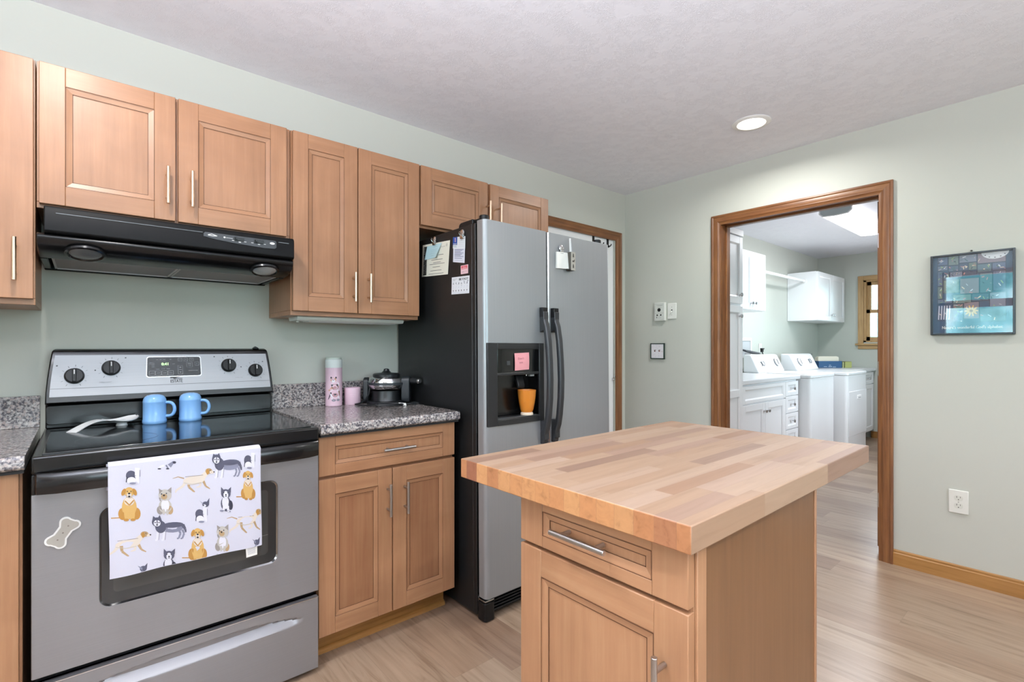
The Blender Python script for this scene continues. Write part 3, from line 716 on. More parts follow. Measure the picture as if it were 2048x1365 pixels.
def terrier(x, y):
    E(x, y + 60, 58, 65, 'grey'); E(x - 45, y + 95, 30, 40, 'grey2', 1); E(x + 42, y + 95, 28, 40, 'tan', 1); E(x, y + 50, 36, 60, 'wh', 2); E(x - 15, y + 110, 12, 28, 'grey', 3); E(x + 18, y + 112, 12, 28, 'grey', 3)
    E(x, y - 45, 58, 52, 'grey', 3); a_poly(m, T2, [(x - 55, y - 105), (x - 20, y - 85), (x - 50, y - 55)], DM['grey2'], 4); a_poly(m, T2, [(x + 20, y - 88), (x + 58, y - 118), (x + 56, y - 60)], DM['grey2'], 4)
    E(x - 8, y - 30, 28, 26, 'tan', 4); E(x - 10, y - 42, 9, 8, 'nose', 5); E(x - 30, y - 55, 6, 6, 'nose', 5); E(x + 12, y - 60, 6, 6, 'nose', 5); Ln([(x - 48, y - 20), (x - 40, y + 10)], 12, 'grey2', 4)
def husky(x, y):
    E(x + 30, y - 5, 100, 48, 'mid', 1, -4); E(x + 35, y - 28, 96, 26, 'dk', 2, -4); E(x - 75, y - 10, 48, 58, 'dk', 2)
    for a, c in ((-95, 'wh'), (-40, 'wh')): Ln([(x + a, y + 20), (x + a - 12, y + 110), (x + a - 30, y + 116)], 26, c, 1, 16); Ln([(x + a + 12, y + 20), (x + a, y + 112)], 5, 'mid', 2)
    for a in (85, 118): Ln([(x + a, y + 15), (x + a + 16, y + 50), (x + a - 2, y + 96), (x + a - 18, y + 98)], 22, 'mid', 1, 12)
    Ln([(x + 122, y - 30), (x + 145, y + 10), (x + 150, y + 40)], 34, 'dk', 3, 12)
    E(x - 105, y - 55, 45, 44, 'dk', 4); E(x - 105, y - 45, 30, 30, 'wh', 5); Ln([(x - 105, y - 85), (x - 105, y - 40)], 9, 'dk', 6); E(x - 106, y - 30, 8, 7, 'nose', 7); E(x - 122, y - 52, 6, 5, 'nose', 7); E(x - 88, y - 52, 6, 5, 'nose', 7)
    a_poly(m, T2, [(x - 145, y - 75), (x - 138, y - 112), (x - 112, y - 92)], DM['dk'], 4); a_poly(m, T2, [(x - 98, y - 95), (x - 80, y - 122), (x - 66, y - 78)], DM['dk'], 4)
def pointer(x, y, tail=True):
    E(x, y, 105, 42, 'pale', 1, -8); Ln([(x - 85, y - 30), (x + 85, y - 48)], 5, 'grey2', 2); Ln([(x - 100, y + 25), (x - 20, y + 38), (x + 70, y + 22)], 5, 'grey', 2)
    if tail: Ln([(x - 95, y - 15), (x - 150, y - 30), (x - 200, y - 15)], 12, 'tan', 1, 4)
    Ln([(x + 70, y - 20), (x + 125, y - 75)], 56, 'pale', 1, 40); E(x + 140, y - 85, 34, 26, 'tan', 2); E(x + 172, y - 75, 24, 14, 'pale', 2); E(x + 190, y - 78, 7, 6, 'nose', 3); E(x + 128, y - 78, 14, 26, 'gold2', 3); E(x + 152, y - 92, 4, 4, 'nose', 3)
    Ln([(x - 80, y + 10), (x - 105, y + 55), (x - 170, y + 95), (x - 175, y + 115)], 30, 'pale', 1, 9); Ln([(x - 55, y + 15), (x - 50, y + 65), (x - 5, y + 105), (x + 5, y + 108)], 28, 'tan', 1, 9)
    Ln([(x + 55, y + 15), (x + 60, y + 55), (x + 20, y + 68)], 26, 'pale', 1, 9); Ln([(x + 85, y + 5), (x + 110, y + 55), (x + 150, y + 78)], 26, 'tan', 1, 9)
def corgi(x, y):
    E(x, y + 45, 52, 70, 'dk'); E(x - 5, y + 30, 34, 62, 'wh', 2); E(x + 45, y + 55, 24, 45, 'bk', 2); Ln([(x - 20, y + 60), (x - 28, y + 118)], 22, 'wh', 3); Ln([(x + 18, y + 60), (x + 20, y + 118)], 22, 'wh', 3); E(x - 40, y + 110, 24, 9, 'mid', 3); E(x + 26, y + 112, 20, 8, 'mid', 3)
    E(x, y - 50, 48, 42, 'dk', 4); E(x, y - 40, 24, 36, 'wh', 5); E(x, y - 40, 8, 7, 'nose', 6); E(x - 20, y - 60, 6, 5, 'nose', 6); E(x + 20, y - 60, 6, 5, 'nose', 6); Ln([(x - 10, y - 26), (x + 10, y - 26)], 5, 'nose', 6)
    a_poly(m, T2, [(x - 48, y - 60), (x - 46, y - 112), (x - 18, y - 82)], DM['dk'], 4); a_poly(m, T2, [(x + 18, y - 82), (x + 54, y - 114), (x + 50, y - 60)], DM['dk'], 4)
def chihuahua(x, y, head=True):
    E(x - 25, y + 35, 45, 52, 'dk', 1, -25); E(x - 25, y + 75, 38, 32, 'wh', 2); Ln([(x + 25, y - 40), (x + 20, y + 30), (x + 30, y + 90), (x + 40, y + 95)], 44, 'wh', 2, 18); Ln([(x + 45, y - 20), (x + 46, y + 40)], 5, 'mid', 3); Ln([(x - 62, y + 40), (x - 68, y + 92)], 8, 'bk', 2); E(x - 15, y + 100, 28, 9, 'mid', 3)
    if head:
        E(x + 30, y - 62, 32, 26, 'dk', 3); E(x + 20, y - 50, 14, 12, 'wh', 4); E(x + 10, y - 52, 6, 5, 'nose', 5); a_poly(m, T2, [(x + 6, y - 70), (x - 28, y - 98), (x + 14, y - 52)], DM['mid'], 4); a_poly(m, T2, [(x + 36, y - 78), (x + 68, y - 122), (x + 62, y - 55)], DM['dk'], 4)
golden_dog(255, 605); golden_dog(1370, 430, .86); golden_dog(850, 985, .98)
terrier(560, 575); terrier(1095, 915)
husky(1150, 255); husky(590, 835); pointer(830, 395); pointer(1340, 760); pointer(235, 975, False)
corgi(1135, 565); chihuahua(905, 680); chihuahua(300, 320, False); chihuahua(1400, 175, False)
corgi(585, 1140)
for x, y in ((360, 1205), (1450, 955)):
    E(x, y, 30, 26, 'dk', 1); a_poly(m, T2, [(x - 8, y - 10), (x - 50, y - 30), (x - 10, y + 14)], DM['mid'], 2); a_poly(m, T2, [(x + 6, y - 18), (x + 36, y - 50), (x + 30, y + 4)], DM['dk'], 2); Ln([(x, y + 20), (x - 20, y + 48)], 14, 'mid', 2)
E(1070, 1095, 24, 16, 'dk', 1); Ln([(1050, 1085), (1038, 1078)], 6, 'dk'); Ln([(1085, 1085), (1098, 1074)], 6, 'dk')
Ln([(510, 285), (530, 265), (555, 262)], 18, 'wh'); Ln([(570, 255), (590, 290)], 14, 'mid'); Ln([(600, 265), (640, 225)], 40, 'mid', 1, 18); E(645, 232, 16, 12, 'bk', 2); E(512, 290, 16, 6, 'bk', 2); E(585, 290, 16, 6, 'bk', 2)
m.build('cloth', t, recalc=False)
m = MB(PAPER); Fc = bil((-2.975, -.7075, .512), (-2.943, -.7075, .514), (-2.943, -.7075, .548), (-2.977, -.7075, .547), (0, -1, 0)); m.add([Fc(0, 0), Fc(1, 0), Fc(1, 1), Fc(0, 1), Fc(0, 0, -3), Fc(1, 0, -3), Fc(1, 1, -3), Fc(0, 1, -3)], [(0, 1, 2, 3), (4, 5, 6, 7), (0, 1, 5, 4)])
for i in range(6): a_line(m, Fc, [(.15, .25 + i * .1), (.85, .25 + i * .1)], .03, flat('#a9a9b5', .8))
m.build('care_tag', t)
# bone magnet
bx, bz, ang = -3.416, .684, R(57)
def bone_outline(L_, hw, rb, wst):
    """two lobes at each end joined by a waisted shaft"""
    pts = []
    lobes = [(L_, hw), (L_, -hw), (-L_, -hw), (-L_, hw)]
    spans = [(-40, 150), (-150, 40), (140, 330), (30, 220)]
    for (cx, cz), (a0, a1) in zip([lobes[1], lobes[0], lobes[3], lobes[2]], [(-120, 30), (-30, 120), (60, 210), (150, 300)]):
        for i in range(11):
            a = R(a0 + (a1 - a0) * i / 10); pts.append((cx + rb * math.cos(a), cz + rb * math.sin(a)))
        if cx > 0 and cz > 0: pts += [(L_ * .4, wst), (-L_ * .4, wst)]
        if cx < 0 and cz < 0: pts += [(-L_ * .4, -wst), (L_ * .4, -wst)]
    return [(bx + x * math.cos(ang) - z * math.sin(ang), bz + x * math.sin(ang) + z * math.cos(ang)) for x, z in pts]
m = MB(flat('#f0f0ee', .5)); m.prism(bone_outline(.0275, .0115, .0130, .0165), 'y', -.6485, -.6452)
m.mat(flat('#aaa59c', .6)); m.poly([(x, -.6489, z) for x, z in bone_outline(.0275, .0110, .0090, .0122)])
m.mat(flat('#6f655c', .6))
for k in (-.02, 0, .02):
    c = (bx + k * math.cos(ang), bz + k * math.sin(ang)); m.poly([(c[0] + .002 * math.cos(2 * PI * i / 10), -.6492, c[1] + .002 * math.sin(2 * PI * i / 10)) for i in range(10)])
m.build('dog_bone_magnet', label='bone shaped white edged magnet on the oven door left of the towel', cat='magnet')

# things on the stove
def mug(x, y, label):
    t = thing('shaker_mug', label, 'shaker', (x, y, .9036), 'blue handled shakers on the stove')
    blue = flat('#80b2e8', .22); m = MB(blue); k = 1.0
    m.lathe([(.036, 0), (.0385, .004), (.0385, .013), (.037, .0155), (.037, .078), (.0374, .0795), (.0374, .083)], (x, y, .9037), 40); m.build('cup', t)
    m = MB(flat('#84b5ea', .2)); m.lathe([(.0374, .083), (.0368, .086), (.0355, .093), (.031, .101), (.024, .106), (.012, .109), (0, .1095)], (x, y, .9037), 40)
    m.build('dome_lid', t)
    m = MB(blue); d = Vector((.93, -.37, 0)).normalized(); c = Vector((x, y, .9037))
    pts = []
    for i in range(15):
        a = R(100 - 200 * i / 14); pts.append(c + d * (.037 + .006 + .022 * max(0, math.cos(a)) ** .8 - (.010 if i in (0, 14) else 0)) + Vector((0, 0, .052 + .026 * math.sin(a))))
    m.tube(pts, .0058, 10); m.build('handle', t)
mug(-3.168, -.165, 'sky blue dome-topped shaker with a handle, nearer the spoon rest')
mug(-3.053, -.165, 'sky blue dome-topped shaker with a handle, nearer the clock side knobs')
def spoon_rest():
    m = MB(flat('#e3e6e8', .25)); c0 = Vector((-3.405, -.238, .9036)); d = Vector((.82, .57, 0)).normalized(); w = Vector((-d.y, d.x, 0))
    n = 24; prof = []
    for i in range(n + 1):
        s_ = i / n; ln = .225 * s_
        if s_ < .5: wd = .022 - .006 * math.sin(PI * s_ / .5 * .9); z = .001 + .030 * math.sin(PI * (s_ / .5) * .62) if s_ < .5 else 0
        else:
            q = (s_ - .5) / .5; wd = .016 + .026 * math.sin(PI * min(1, q * .97 + .03)) ** .7; z = .0285 - .010 * math.sin(PI * q)
        if i == n: wd = .004
        prof.append((ln, wd, z))
    vs = []; fs = []; K = 8
    for ln, wd, z in prof:
        q = max(0, (ln / .225 - .5) / .5)
        for j in range(K + 1):
            e = -1 + 2 * j / K; dip = -.008 * (1 - e * e) * math.sin(PI * q) if q > 0 else 0
            vs.append(c0 + d * ln + w * wd * e + Vector((0, 0, z + dip + (0.003 * e * e if q > 0 else 0))))
    nv = len(vs); vs += [v - Vector((0, 0, .0035)) if v.z > .9036 + .004 else Vector((v.x, v.y, .9036)) for v in vs]
    for i in range(n):
        for j in range(K):
            a = i * (K + 1) + j; fs.append((a, a + 1, a + K + 2, a + K + 1)); fs.append((nv + a, nv + a + K + 1, nv + a + K + 2, nv + a + 1))
        for j in (0, K):
            a = i * (K + 1) + j; fs.append((a, a + K + 1, nv + a + K + 1, nv + a))
    for i in (0, n):
        for j in range(K): a = i * (K + 1) + j; fs.append((a, a + 1, nv + a + 1, nv + a))
    m.add(vs, fs)
    # little foot under the bowl
    p = c0 + d * .17; m.lathe([(.018, 0), (.014, .012), (.012, .0195)], (p.x, p.y, .9036), 16)
    m.build('spoon_rest', label='white ceramic spoon rest lying on the black cooktop', cat='spoon rest')
spoon_rest()

# ------------------------------------------------------------------ range hood
t = thing('range_hood', 'black under-cabinet range hood above the stove', 'range hood', (-3.104, -.2, 1.475))
HX0, HX1 = -3.480, -2.7285
HOODB = flat('#0b0b0c', .5, 0., .14); HOODG = flat('#0b0b0c', .26, 0., .3)
m = MB(HOODB)
# face block
m.prism([(-.001, 1.633), (-.001, 1.54), (-.424, 1.54), (-.431, 1.546), (-.431, 1.612), (-.425, 1.622), (-.33, 1.633)], 'x', -3.464, -2.741)
m.build('housing', t, .003)
m = MB(HOODG)
prof = [(-.41, 1.541), (-.420, 1.536), (-.424, 1.530), (-.422, 1.518), (-.410, 1.502), (-.388, 1.490), (-.350, 1.483), (-.300, 1.479), (-.300, 1.541)]
hx0, hx1 = HX0, -2.742
m.prism(prof, 'x', hx0, hx1)
m.box((hx0, -.300, 1.477), (hx0 + .02, -.001, 1.541)); m.box((hx1 - .02, -.300, 1.477), (hx1, -.001, 1.541)); m.box((hx0, -.02, 1.474), (hx1, -.001, 1.541)); m.box((hx0 + .02, -.3, 1.50), (hx1 - .02, -.02, 1.541))
m.build('lower_shell', t, .003)
mesh = paint('filter_mesh', '#a3a4a6', .6, .9, 900)
m = MB(mesh)
for a, b in ((hx0 + .035, -3.115), (-3.10, hx1 - .035)):
    m.mat(mesh); m.box((a, -.285, 1.482), (b, -.03, 1.486))
    m.mat(flat('#c3c4c6', .4, .2)); m.box((a - .006, -.292, 1.479), (a, -.024, 1.487)); m.box((b, -.292, 1.479), (b + .006, -.024, 1.487)); m.box((a, -.03, 1.478), (b, -.024, 1.487)); m.box((a, -.292, 1.481), (b, -.286, 1.487))
m.build('grease_filter', t)
for x in (-3.368, -2.84):
    c = Vector((x, -.392, 1.4905)); n = Vector((0, -.30, -.954)).normalized()
    m = MB(BLACK); m.lathe([(.052, -.004), (.052, .003), (.045, .005), (.042, .001)], c, 32, n); m.mat(flat('#6e7072', .25, .4) if x < -3 else flat('#b9bcbe', .2, .3)); m.lathe([(.042, .0), (.036, .004), (.02, .007), (0, .008)], c, 32, n)
    m.build('lamp_lens', t)
m = MB(flat('#303135', .4)); fyH = -.4325
pts = [(-3.045, 1.6035), (-2.812, 1.6035), (-2.808, 1.599), (-2.808, 1.578), (-2.813, 1.573), (-2.85, 1.571), (-2.94, 1.575), (-3.01, 1.581), (-3.05, 1.588), (-3.05, 1.599)]
m.prism(pts, 'y', fyH, -.430)
wt = flat('#d6d6d6', .5)
m.mat(wt)
Fh = lambda u, v, l=0: (u, fyH - .0004 * l, v)
a_line(m, Fh, [(-3.037, 1.5945), (-3.025, 1.5985), (-3.008, 1.5935), (-3.022, 1.592), (-3.037, 1.5935)], .0022, wt)
a_ell(m, Fh, -2.985, 1.5925, .0035, .003, wt); a_line(m, Fh, [(-2.98, 1.592), (-2.958, 1.5915)], .0012, wt); a_ell(m, Fh, -2.823, 1.592, .009, .0045, wt)
for x in (-2.957, -2.935, -2.917, -2.893, -2.87, -2.85): a_rect(m, Fh, x - .004, 1.580 if x in (-2.935, -2.87) else 1.584, x + .004, 1.5835 if x in (-2.935, -2.87) else 1.586, wt)
m.build('control_strip', t)
for x in (-2.936, -2.868):
    m = MB(flat('#151517', .3)); m.box((x - .019, -.436, 1.586), (x + .015, -.431, 1.598)); m.box((x - .015, -.443, 1.589), (x - .008, -.436, 1.597)); m.build('slide_switch', t, .001)
m = MB(flat('#6a6b6d', .4, .8)); m.box((-3.437, -.4318, 1.6005), (-3.053, -.4308, 1.6022)); m.build('pinstripe', t); m = MB(flat('#9a9b9d', .3, .8)); m.box((-2.80, -.4318, 1.5995), (-2.762, -.4308, 1.601)); m.build('pinstripe', t)

# under-cabinet light
t = thing('under_cabinet_light', 'slim white light fixture under the wall cabinet by the refrigerator', 'light fixture', (-2.42, -.2, 1.3))
m = MB(PLASTIC); m.prism([(-.26, 1.327), (-.26, 1.318), (-.25, 1.309), (-.15, 1.309), (-.14, 1.318), (-.14, 1.327)], 'x', -2.676, -2.165); m.build('housing', t, .002)
m = MB(flat('#f3f5f4', .3)); m.prism([(-.245, 1.3095), (-.235, 1.305), (-.165, 1.305), (-.155, 1.3095)], 'x', -2.62, -2.2); m.build('diffuser', t)
m = MB(PLASTIC); m.cyl((-2.655, -.2, 1.309), (-2.655, -.2, 1.303), .006); m.build('switch', t)

# ------------------------------------------------------------------ things on the right counter
CZ = .9062
t = thing('thermos', 'tall pink insulated bottle with white top printed with animals', 'bottle', (-2.446, -.075, CZ))
c = (-2.446, -.075, CZ); pink = flat('#dfc0d0', .35)
m = MB(pink); m.lathe([(.0365, 0), (.039, .003), (.039, .186)], c, 40)
def cylF(c, r):
    def f(u, v, l=0):      # u: angle around facing camera (metres along arc), v: height
        a = u / r + math.atan2(-2.482 - c[1], -3.375 - c[0]); rr = r + .0004 * l
        return (c[0] + rr * math.cos(a), c[1] + rr * math.sin(a), c[2] + v)
    return f
Fk = cylF(c, .039); pal = dict(w=flat('#e6e3ea', .6), br=flat('#8b6a5e', .6), tn=flat('#c79a78', .6), dk=flat('#3e3a44', .6), gy=flat('#8d8896', .6), rs=flat('#b98d94', .6))
def K(cu, cv, ru, rv, k, l=1, rot=0): a_ell(m, Fk, cu, cv, ru, rv, pal[k], l, rot)
K(-.002, .128, .0135, .011, 'tn'); K(-.012, .139, .004, .005, 'dk', 1); K(.010, .139, .004, .005, 'dk', 1); K(-.002, .122, .008, .006, 'w', 2); K(-.002, .127, .002, .002, 'dk', 3); K(-.008, .131, .0015, .0015, 'dk', 3); K(.004, .131, .0015, .0015, 'dk', 3)
K(.008, .105, .018, .014, 'w', 1); K(.006, .094, .017, .014, 'br', 2); K(.004, .091, .009, .007, 'rs', 3); K(-.008, .103, .005, .004, 'dk', 3); K(.016, .103, .005, .004, 'dk', 3); a_line(m, Fk, [(-.01, .09), (-.024, .076)], .007, pal['tn'], 2)
K(.006, .062, .024, .022, 'w', 2); K(.006, .055, .013, .010, 'rs', 3); K(.006, .057, .006, .004, 'dk', 4); a_line(m, Fk, [(-.012, .068), (-.026, .034)], .008, pal['dk'], 3, .003); a_line(m, Fk, [(.024, .075), (.028, .05)], .008, pal['br'], 3, .003)
K(.0, .030, .010, .006, 'gy', 3); K(.020, .031, .008, .006, 'gy', 3); K(.008, .04, .02, .012, 'w', 1)
m.build('body', t)
m = MB(flat('#e4ecea', .35)); m.lathe([(.039, .1862), (.0395, .187), (.0395, .224), (.037, .227)], c, 40); m.build('collar', t)
m = MB(flat('#c5cfc6', .4)); m.lathe([(.036, .2272), (.036, .2355), (.034, .237), (0, .237)], (c[0] + .003, c[1] + .01, c[2]), 40); m.build('stopper', t)
t = thing('pink_cup', 'small plain pink cup standing beside the pink bottle', 'cup', (-2.35, -.07, CZ))
m = MB(pink); c2 = (-2.352, -.075, CZ); m.lathe([(.0375, 0), (.039, .003), (.039, .082), (.0385, .084), (.036, .084), (.036, .06)], c2, 40)
Fq = cylF(c2, .039); a_text(m, Fq, 'tea for one', -.014, .05, .004, 1, flat('#f0dde6', .5), 2, wid=.028); a_text(m, Fq, 'or two', -.008, .04, .004, 1, flat('#f0dde6', .5), 2, wid=.016)
m.build('cup', t)
t = thing('waffle_maker', 'round chrome and black flip waffle maker beside the refrigerator', 'waffle maker', (-2.18, -.14, CZ))
wc = (-2.197, -.135); m = MB(flat('#15171a', .35))
m.lathe([(.098, 0), (.1, .006), (.094, .014), (.06, .018), (0, .018)], (wc[0], wc[1], CZ), 40); m.build('base', t)
m = MB(flat('#0d0f11', .35)); m.lathe([(.078, .016), (.074, .03), (.072, .066), (0, .066)], (wc[0], wc[1], CZ), 36); m.build('pedestal', t)
ax = Vector((.80, -.60, 0)); sd_ = Vector((.60, .80, 0))
for sx, w_, z1_, th_ in ((-1, .026, .132, .013), (1, .036, .138, .021)):
    m = MB(flat('#1b2024', .45)); cc = Vector((wc[0], wc[1], 0)) + ax * (.1 * sx)
    loc_ = rrect(-w_, CZ + .006, w_, CZ + z1_, .024); n_ = len(loc_)
    q0 = [cc + sd_ * p - ax * th_ + Vector((0, 0, z)) for p, z in loc_]; q1 = [cc + sd_ * p + ax * th_ + Vector((0, 0, z)) for p, z in loc_]
    m.add(q0 + q1, [tuple(range(n_)), tuple(range(2 * n_ - 1, n_ - 1, -1))] + [(i, (i + 1) % n_, n_ + (i + 1) % n_, n_ + i) for i in range(n_)]); m.build('stand_arm', t, .004)
m = MB(CHROME); zc = CZ + .1
m.lathe([(.055, -.034), (.085, -.024), (.094, -.008), (.094, -.004), (0, -.004)], (wc[0], wc[1], zc), 40); m.lathe([(.094, .008), (.094, .013), (.087, .028), (.068, .037), (0, .037)], (wc[0], wc[1], zc), 40); m.build('plate_housing', t)
m = MB(flat('#2a2e33', .4)); m.lathe([(.093, -.0045), (.096, -.003), (.096, .007), (.093, .0085)], (wc[0], wc[1], zc), 40); m.build('rim_band', t)
m = MB(flat('#17191c', .35)); m.lathe([(.068, .037), (.068, .048), (.060, .053), (.026, .056), (.016, .064), (.013, .074), (.006, .077), (0, .077)], (wc[0], wc[1], zc), 40); m.build('top_cover', t)
m = MB(flat('#17191c', .35)); h0 = Vector((wc[0] + .083, wc[1] - .066, zc + .012)); m.cyl(h0, h0 + Vector((.026, -.068, .002)), .016, .014); m.mat(CHROME); m.cyl(h0 + Vector((.026, -.068, .002)), h0 + Vector((.029, -.078, .002)), .0145, .012); m.build('handle', t, .002)
m = MB(flat('#14171a', .45))
pts = [(-2.275, -.11, CZ + .10), (-2.285, -.12, CZ + .05), (-2.295, -.1, CZ + .02), (-2.33, -.115, CZ + .006), (-2.36, -.13, CZ + .005)]
lead = pts
pts = []
for i in range(40):
    a = 2 * PI * i / 40 * 2.6 + 2.6; k = i / 39
    pts.append((-2.255 + (.075 - .01 * k) * math.cos(a), -.285 + (.034 - .004 * k) * math.sin(a), CZ + .004 + .004 * k + .006 * abs(math.sin(a * .5))))
m.tube(lead + [(-2.35, -.20, CZ + .005)] + pts + [(-2.20, -.272, CZ + .008), (-2.165, -.285, CZ + .006), (-2.14, -.29, CZ + .006)], .004, 8); m.build('power_cord', t)
m = MB(flat('#14171a', .4)); m.box((-2.142, -.298, CZ + .0005), (-2.115, -.280, CZ + .014)); m.mat(CHROME)
for dy in (-.293, -.285): m.box((-2.115, dy - .001, CZ + .004), (-2.098, dy + .001, CZ + .010))
m.build('plug', t, .002)
m = MB(PAPER); m.hexa([(-2.212, -.298, CZ + .004), (-2.18, -.312, CZ + .001), (-2.176, -.30, CZ + .011), (-2.208, -.286, CZ + .015), (-2.212, -.298, CZ + .0046), (-2.18, -.312, CZ + .0016), (-2.176, -.30, CZ + .0116), (-2.208, -.286, CZ + .0156)]); m.build('cord_tag', t)

# ------------------------------------------------------------------ refrigerator
FX0, FX1, FXG = -2.068, -1.204, -1.683
t = thing('refrigerator', 'side-by-side refrigerator with grey doors and black sides', 'refrigerator', (-1.636, -.74, 0))
fridge = t
m = MB(BLACK_SIDE); m.box((FX0, -.712, .018), (FX1, -.03, 1.742)); m.box((FX0, -.738, .018), (FX0 + .006, -.712, 1.742)); m.box((FX1 - .006, -.738, .018), (FX1, -.712, 1.742)); m.box((FX0, -.738, 1.735), (FX1, -.712, 1.742)); m.box((FX0 + .006, -.738, .05), (FX1 - .006, -.724, .10))
m.build('body', t, .003)
m = MB(DARK); m.box((FX0 + .012, -.752, .112), (-2.02, -.712, 1.728)); m.box((-1.73, -.752, .112), (FX1 - .012, -.712, 1.728)); m.box((-2.02, -.752, 1.09), (-1.73, -.712, 1.728)); m.box((-2.02, -.752, .112), (-1.73, -.712, .86)); m.build('gasket', t)
dz0, dz1, dy0, dy1 = .104, 1.748, -.750, -.801
def door_poly(x0, x1, rl, rr):
    pts = [(x0, dy0)]
    for i in range(8): a = R(180 + 90 * i / 7); pts.append((x0 + rl + rl * math.cos(a), dy1 + rl + rl * math.sin(a)))
    for i in range(8): a = R(270 + 90 * i / 7); pts.append((x1 - rr + rr * math.cos(a), dy1 + rr + rr * math.sin(a)))
    return pts + [(x1, dy0)]
# freezer door with a dispenser opening: solid strips around the hole
hx0_, hx1_, hz0_, hz1_ = -2.02, -1.735, .865, 1.075
m = MB(FRIDGE_GREY)
L_ = [p for p in door_poly(FX0 + .002, FXG - .003, .022, .010)]
left = [(FX0 + .002, dy0)] + L_[1:9] + [(hx0_, dy1), (hx0_, dy0)]
right = [(hx1_, dy0), (hx1_, dy1)] + L_[9:17] + [(FXG - .003, dy0)]
m.prism(L_, 'z', dz0, hz0_); m.prism(L_, 'z', hz1_, dz1); m.prism(left, 'z', hz0_, hz1_); m.prism(right, 'z', hz0_, hz1_)
fd = m.build('freezer_door', t, weld=True, angle=30)
m = MB(FRIDGE_GREY); m.prism(door_poly(FXG + .003, FX1 - .002, .010, .022), 'z', dz0, dz1); rd = m.build('fresh_food_door', t, .0015)
m = MB(flat('#d4d6d8', .25, .9)); m.prism([(FXG + .0035, dy1 + .012), (FXG + .0036, dy1 + .004), (FXG + .009, dy1 - .0006), (FXG + .0105, dy1 - .0004), (FXG + .0105, dy1 + .012)], 'z', dz0 + .002, dz1 - .002); m.build('edge_trim', rd)
# dispenser
m = MB(flat('#18191b', .38))
bx0, bx1, bz0, bz1 = -2.057, -1.716, .846, 1.211
def bowed(x): k = (x - bx0) / (bx1 - bx0); return .006 * math.sin(PI * k)
fxo = [bx0 + (bx1 - bx0) * i / 10 for i in range(11)]
def bez_strip(x0, x1, z0, z1):
    xs_ = sorted(set([x0] + [x for x in fxo if x0 < x < x1] + [x1]))
    m.prism([(x, dy1 - .006 - bowed(x)) for x in xs_] + [(x1, dy1 + .004), (x0, dy1 + .004)], 'z', z0, z1)
cx0, cx1 = -2.003, -1.748
bez_strip(bx0, cx0, bz0, bz1); bez_strip(cx1, bx1, bz0, bz1); bez_strip(cx0, cx1, 1.182, bz1); bez_strip(cx0, cx1, bz0, .872); bez_strip(cx0, cx1, 1.066, 1.078)
dp = m.build('dispenser_bezel', fd, .002)
m = MB(BLACKG); m.prism([(x, dy1 - .002 - bowed(x) * .8) for x in fxo if cx0 <= x <= cx1] + [(cx1, dy1), (cx0, dy1)], 'z', 1.077, 1.183); m.mat(flat('#3a3c3e', .3)); m.box((-1.948, dy1 - .0075, 1.112), (-1.93, dy1 - .006, 1.13)); m.build('control_panel', dp)
m = MB(flat('#0c0c0d', .2)); e = .004
m.box((hx0_, -.724, hz0_), (hx1_, -.720, hz1_)); m.box((hx0_, dy1, hz0_), (hx0_ + e, -.72, hz1_)); m.box((hx1_ - e, dy1, hz0_), (hx1_, -.72, hz1_)); m.box((hx0_, dy1, hz1_ - e), (hx1_, -.72, hz1_)); m.box((hx0_, dy1, hz0_), (hx1_, -.72, hz0_ + e))
m.build('dispenser_cavity', fd)
m = MB(flat('#1a1b1d', .35)); m.prism([(-.724, 1.06), (-.735, 1.06), (-.752, 1.012), (-.750, 1.0), (-.742, 1.0), (-.724, 1.04)], 'x', -1.83, -1.79); m.build('paddle', dp, .002)
m = MB(CHROME); m.cyl((-1.802, -.775, 1.072), (-1.802, -.775, 1.058), .004); m.build('nozzle', dp); m = MB(CHROME); m.mat(flat('#c9cbcd', .3)); m.box((-1.778, -.776, 1.055), (-1.752, -.76, 1.069)); m.build('lamp_cover', dp)
m = MB(flat('#2b2c2e', .35)); m.box((cx0 + .002, dy1 - .007, .872), (cx1 - .002, dy1 + .06, .876)); m.mat(flat('#75777a', .3, .6)); m.box((cx0 + .004, dy1 - .0075, .8755), (cx1 - .004, dy1 - .0055, .8768)); m.box((cx0 + .004, dy1 + .012, .8755), (cx1 - .004, dy1 + .014, .8768)); m.build('drip_tray', dp)
# handles
def fr_handle(x, parent):
    m = MB(flat('#26282b', .4)); sec = []
    zs = [1.378, 1.372, 1.352, 1.33, 1.29, 1.22, 1.13, 1.04, .95, .87, .82, .79, .768, .745, .735]
    ys = [.016, .020, .022, .026, .042, .054, .061, .064, .061, .052, .042, .030, .024, .022, .018]
    vs = []; fs = []
    for z, o_ in zip(zs, ys):
        yb = dy1 - max(0, o_ - .02); yf = dy1 - o_
        if z > 1.32 or z < .80: yb = dy1 + .001
        w = .016
        for dx, yy in ((-w, yb), (-w, yf + .006), (-w + .005, yf), (w - .005, yf), (w, yf + .006), (w, yb)): vs.append((x + dx, yy, z))
    for j in range(len(zs) - 1):
        for i in range(6): fs.append((j * 6 + i, j * 6 + (i + 1) % 6, j * 6 + 6 + (i + 1) % 6, j * 6 + 6 + i))
    fs += [tuple(range(6)), tuple((len(zs) - 1) * 6 + i for i in range(6))]
    m.add(vs, fs)
    for z0, z1, zt in ((1.262, 1.36, 1.378), (.745, .845, .735)):
        m.prism([(dy1 + .001, z0), (dy1 - .028, z0 + .012), (dy1 - .028, z1), (dy1 + .001, z1)], 'x', x - .0155, x + .0155)
    m.mat(BLACKM); m.box((x - .0165, dy1 - .024, 1.334), (x + .0165, dy1 + .001, 1.380))
    return m.build('handle', parent, .002, angle=50)
fr_handle(-1.722, fd); fr_handle(-1.648, rd)
m = MB(BLACKM); gz = [.024, .1]
